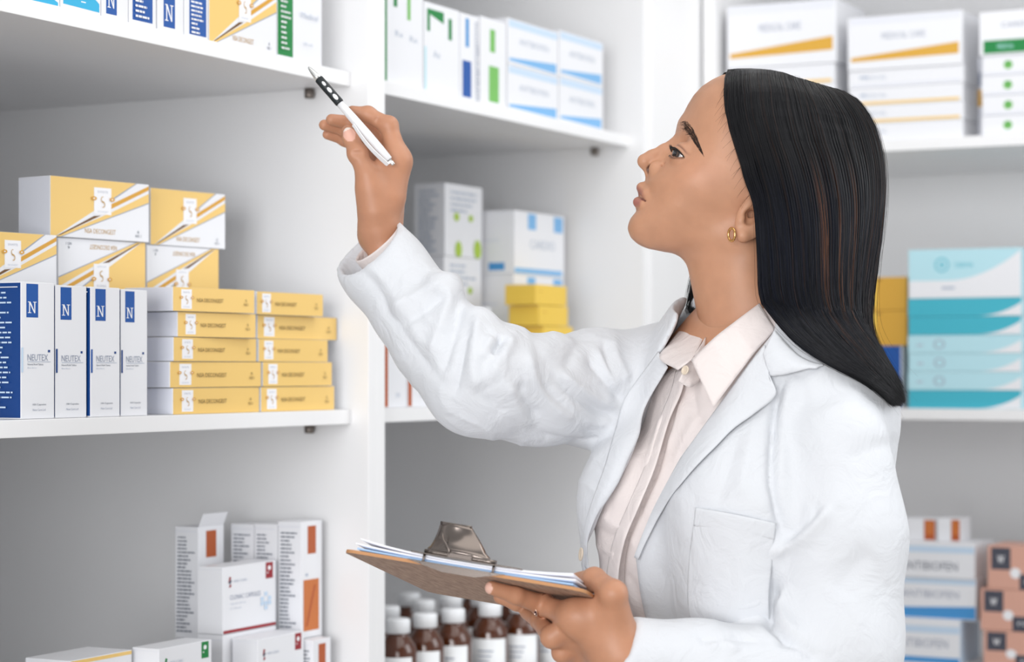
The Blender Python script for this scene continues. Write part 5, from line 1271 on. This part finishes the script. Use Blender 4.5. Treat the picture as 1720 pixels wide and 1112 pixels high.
pen_part('tip', [(0, .872), (.0038, .872), (.0034, .90), (.0026, .945), (.0015, .985), (.0007, .997), (0, 1.0)], M_silver)
bm = bmesh.new()
for zf, sx in ((.68, 1.25), (.75, 1.15), (.815, .95)):
    da = math.atan2(pyv.dot(Vector((.15, -1, .1))), pxv.dot(Vector((.15, -1, .1))))
    M = Matrix.Translation((.00435*math.cos(da), .00435*math.sin(da), L_P*zf)) @ Matrix.Rotation(da, 4, 'Z') @ Matrix.Rotation(math.pi/2, 4, 'Y')
    bmesh.ops.create_icosphere(bm, subdivisions=3, radius=1.0, matrix=M @ Matrix.Diagonal((.0032*sx, .0016*sx, .0009, 1)))
link('grip_dot', bm_mesh(bm, 'grip_dot'), [M_pw], grip, True)
bm = bmesh.new(); n = 18; prev = None                            # spring clip along the barrel
sdx, sdy = 1.0, 0.0
for k in range(n):
    t = k/(n-1); z = L_P*(.03+.40*t); r = .0062+.0032*math.sin(math.pi*min(1, t*1.05))*(1 if t < .9 else .6); w = .0024-.0007*t
    c = Vector((sdx*r, sdy*r, z)); s_ = Vector((-sdy, sdx, 0))*w; o_ = Vector((sdx, sdy, 0))*.0010
    cur = [bm.verts.new(c+s_), bm.verts.new(c+s_+o_), bm.verts.new(c-s_+o_), bm.verts.new(c-s_)]
    if prev:
        for i in range(4): bm.faces.new((prev[i], prev[(i+1) % 4], cur[(i+1) % 4], cur[i]))
    else: bm.faces.new(cur)
    prev = cur
bm.faces.new(prev); bm_box(bm, (.0015, -.0018, L_P*.022), (.0072, .0018, L_P*.040))
link('clip', bm_mesh(bm, 'clip'), [M_pw], pen)
# ---------------------------------------------------------------- clipboard
MB = Matrix((Vector(bx), Vector(by), Vector(bz))).transposed().to_4x4(); MB.translation = Vector(BA)
cb = empty('clipboard', BA); cb.matrix_world = MB; tag(cb, 'brown hardboard clipboard with steel clip held in the lower hand', 'clipboard')
def hardboard():
    m = mat('hardboard', (168, 138, 120), rough=.7); nt = m.node_tree; b = nt.nodes['Principled BSDF']; tc = nt.nodes.new('ShaderNodeTexCoord')
    mp = nt.nodes.new('ShaderNodeMapping'); mp.inputs['Scale'].default_value = (260, 40, 260); n = nt.nodes.new('ShaderNodeTexNoise'); n.inputs['Scale'].default_value = 1; n.inputs['Detail'].default_value = 6
    nt.links.new(tc.outputs['Object'], mp.inputs[0]); nt.links.new(mp.outputs[0], n.inputs['Vector']); r = nt.nodes.new('ShaderNodeValToRGB')
    r.color_ramp.elements[0].position = .3; r.color_ramp.elements[0].color = (*lin((150, 120, 102)), 1); r.color_ramp.elements[1].position = .7; r.color_ramp.elements[1].color = (*lin((186, 156, 136)), 1)
    nt.links.new(n.outputs['Fac'], r.inputs[0]); nt.links.new(r.outputs[0], b.inputs['Base Color']); return m
def rounded(w, l, r, n=6):
    out = []
    for cx, cy, a0 in ((w-r, r, -90), (w-r, l-r, 0), (r, l-r, 90), (r, r, 180)):
        for k in range(n+1):
            a = math.radians(a0+90*k/n); out.append((cx+r*math.cos(a), cy+r*math.sin(a)))
    return out
bm = bmesh.new(); O = rounded(BW, BL, .014); lo_ = [bm.verts.new((x, y, 0)) for x, y in O]; hi_ = [bm.verts.new((x, y, BT)) for x, y in O]
bm.faces.new(lo_[::-1]); bm.faces.new(hi_)
for i in range(len(O)): f = bm.faces.new((lo_[i], lo_[(i+1) % len(O)], hi_[(i+1) % len(O)], hi_[i])); f.material_index = 1
link('board', bm_mesh(bm, 'board'), [hardboard(), mat('hardboard_edge', (192, 140, 96), rough=.7)], cb)
# sheets of paper, top-level, lying on the board under the clip
def sheet(label, z0, th, x0, x1, y0, y1, curl, m):
    bm = bmesh.new(); nx, ny = 26, 16; g = []
    for j in range(ny+1):
        row = []
        for i in range(nx+1):
            u, v = i/nx, j/ny; x = x0+(x1-x0)*u; y = y0+(y1-y0)*v
            # corners left and right of the clip lift off
            lift = curl*(abs(u-.5)*2)**2.2*(1-v)**1.5+curl*.12*(1-v)
            row.append((x, y, z0+lift))
        g.append(row)
    top = [[bm.verts.new((x, y, z+th)) for x, y, z in r] for r in g]; bot = [[bm.verts.new(q) for q in r] for r in g]
    for j in range(ny):
        for i in range(nx):
            bm.faces.new((top[j][i], top[j][i+1], top[j+1][i+1], top[j+1][i])).smooth = True; bm.faces.new((bot[j][i], bot[j+1][i], bot[j+1][i+1], bot[j][i+1])).smooth = True
    for i in range(nx): bm.faces.new((top[0][i], bot[0][i], bot[0][i+1], top[0][i+1])); bm.faces.new((top[ny][i], top[ny][i+1], bot[ny][i+1], bot[ny][i]))
    for j in range(ny): bm.faces.new((top[j][0], top[j+1][0], bot[j+1][0], bot[j][0])); bm.faces.new((top[j][nx], bot[j][nx], bot[j+1][nx], top[j+1][nx]))
    o = link('sheet_of_paper', bm_mesh(bm, 'sheet_of_paper'), [m]); o.matrix_world = MB; tag(o, label, 'paper', 'papers on the clipboard'); return o
M_pap = mat('paper_white', (240, 240, 246), rough=.7); M_papb = mat('paper_blue', (168, 200, 236), rough=.7)
sheet('pale blue form at the bottom of the papers on the clipboard', BT+.0004, .0016, .012, BW-.012, .006, .275, .0012, M_papb)
sheet('white sheet between the blue form and the top sheet on the clipboard', BT+.0026, .0012, .010, BW-.010, .005, .27, .0032, M_pap)
sheet('topmost white sheet on the clipboard with its corners curling up', BT+.0044, .0010, .013, BW-.014, .007, .268, .0062, M_pap)
# the steel clip
clip = empty('clip', (0, 0, 0)); clip.parent = cb
cxm = BW*.475; zt = BT+.0072
def cpart(name, bm, m=M_steel): return link(name, bm_mesh(bm, name), [m], clip)
bm = bmesh.new()                                                  # pressing jaw: long strip over the papers
bm_box(bm, (cxm-.045, .002, zt), (cxm+.060, .011, zt+.0012), 0, .0004); cpart('jaw', bm)
bm = bmesh.new()                                                  # base plate folded over the board edge
bm_box(bm, (cxm-.046, .0, BT+.0002), (cxm+.046, .034, BT+.0003+.0001), 0)
V4 = [(cxm-.046, -.0012, BT), (cxm+.046, -.0012, BT), (cxm+.020, -.0012, -.0035), (cxm-.012, -.0012, -.0035)]
a = [bm.verts.new(q) for q in V4]; b = [bm.verts.new((q[0], q[1]+.0009, q[2])) for q in V4]; bm.faces.new(a); bm.faces.new(b[::-1])
for i in range(4): bm.faces.new((a[i], b[i], b[(i+1) % 4], a[(i+1) % 4]))
cpart('base_plate', bm)
w0, w1, hL = .030, .0150, .0285                                    # lever: upright trapezoid dished towards the back
bm = bmesh.new(); n = 14; m_ = 10; rows_ = []
for j in range(m_+1):
    v = j/m_; hw = w0*(1-v)+w1*v if v > .15 else w0; rows_.append([(cxm-.002-.011*v+hw*(2*i/n-1), .010+.010*v+.004*math.sin(math.pi*v)-.0045*(1-(2*i/n-1)**2)*(v > .05), zt+.004+hL*v) for i in range(n+1)])
F_ = [[bm.verts.new(q) for q in r] for r in rows_]; K_ = [[bm.verts.new((q[0], q[1]+.0009, q[2])) for q in r] for r in rows_]
for j in range(m_):
    for i in range(n):
        bm.faces.new((F_[j][i], F_[j][i+1], F_[j+1][i+1], F_[j+1][i])).smooth = True; bm.faces.new((K_[j][i], K_[j+1][i], K_[j+1][i+1], K_[j][i+1])).smooth = True
for i in range(n): bm.faces.new((F_[0][i], K_[0][i], K_[0][i+1], F_[0][i+1])); bm.faces.new((F_[m_][i], F_[m_][i+1], K_[m_][i+1], K_[m_][i]))
for j in range(m_): bm.faces.new((F_[j][0], F_[j+1][0], K_[j+1][0], K_[j][0])); bm.faces.new((F_[j][n], K_[j][n], K_[j+1][n], F_[j+1][n]))
cpart('lever', bm)
tube_obj('hinge_rod', [(cxm-.034+.068*k/8, .0095, zt+.0032) for k in range(9)], .0022, M_steel, clip)
tube_obj('rim_rod', [(cxm-.013-w1+2*w1*k/6, .0203, zt+.004+hL) for k in range(7)], .0014, M_steel, clip)
tube_obj('spring', [(cxm-.022, .0085, zt+.0245), (cxm-.018, .0060, zt+.016), (cxm-.011, .0060, zt+.008), (cxm-.009, .0070, zt+.002)], .0008, M_steel, clip)
for sx in (-.033, .033):
    tube_obj('ear', [(cxm+sx, .0095, zt+.0032), (cxm+sx+.001, .004, zt-.001), (cxm+sx+.002, .001, BT+.001), (cxm+sx, -.0006, BT-.002)], .0012, M_steel, clip)
bm = bmesh.new(); bm_box(bm, (cxm-.012, .0060, zt+.0004), (cxm+.012, .0128, zt+.0062), 0, .0012); cpart('sleeve', bm)
# ring on the index finger of the lower hand
rc = L_INDEX[0][1]*.92+L_INDEX[0][0]*.08; fd = L_INDEX[0][1]-L_INDEX[0][0]; fd /= np.linalg.norm(fd); e1 = np.cross(fd, (0, 0, 1)); e1 /= np.linalg.norm(e1); e2 = np.cross(fd, e1)
th = np.linspace(0, 2*math.pi, 44); rr_ = .0112
V, Q = tube_arrays(np.array([rc+(e1*math.cos(a)+e2*math.sin(a))*rr_ for a in th]), .0007, 8)
ring = link('ring', np_mesh('ring', V, Q), [mat('rose_gold', (226, 190, 170), rough=.15, metal=1.0)], person)
gdir = P(908, 1018, 1.90)-P(908, 1018, 2.0); gdir /= np.linalg.norm(gdir); gdir = gdir-fd*(gdir @ fd); gdir += np.array((0, 0, -.55)); gdir -= fd*(gdir @ fd); gdir /= np.linalg.norm(gdir)
gc = rc+gdir*rr_; tng = np.cross(fd, gdir)
V, Q = tube_arrays(np.array([gc+gdir*.0006+(fd*math.cos(a)*.0026+tng*math.sin(a)*.0036) for a in th]), .0007, 8)
link('setting', np_mesh('setting', V, Q), [MATS['rose_gold']], ring)
bm = bmesh.new(); Mx = Matrix((Vector(fd), Vector(tng), Vector(gdir))).transposed().to_4x4(); Mx.translation = Vector(gc+gdir*.0005)
bmesh.ops.create_icosphere(bm, subdivisions=2, radius=1.0, matrix=Mx @ Matrix.Diagonal((.0020, .0030, .0010, 1))); link('stone', bm_mesh(bm, 'stone'), [mat('dark_garnet', (60, 18, 30), rough=.08)], ring)
make_hair(person)
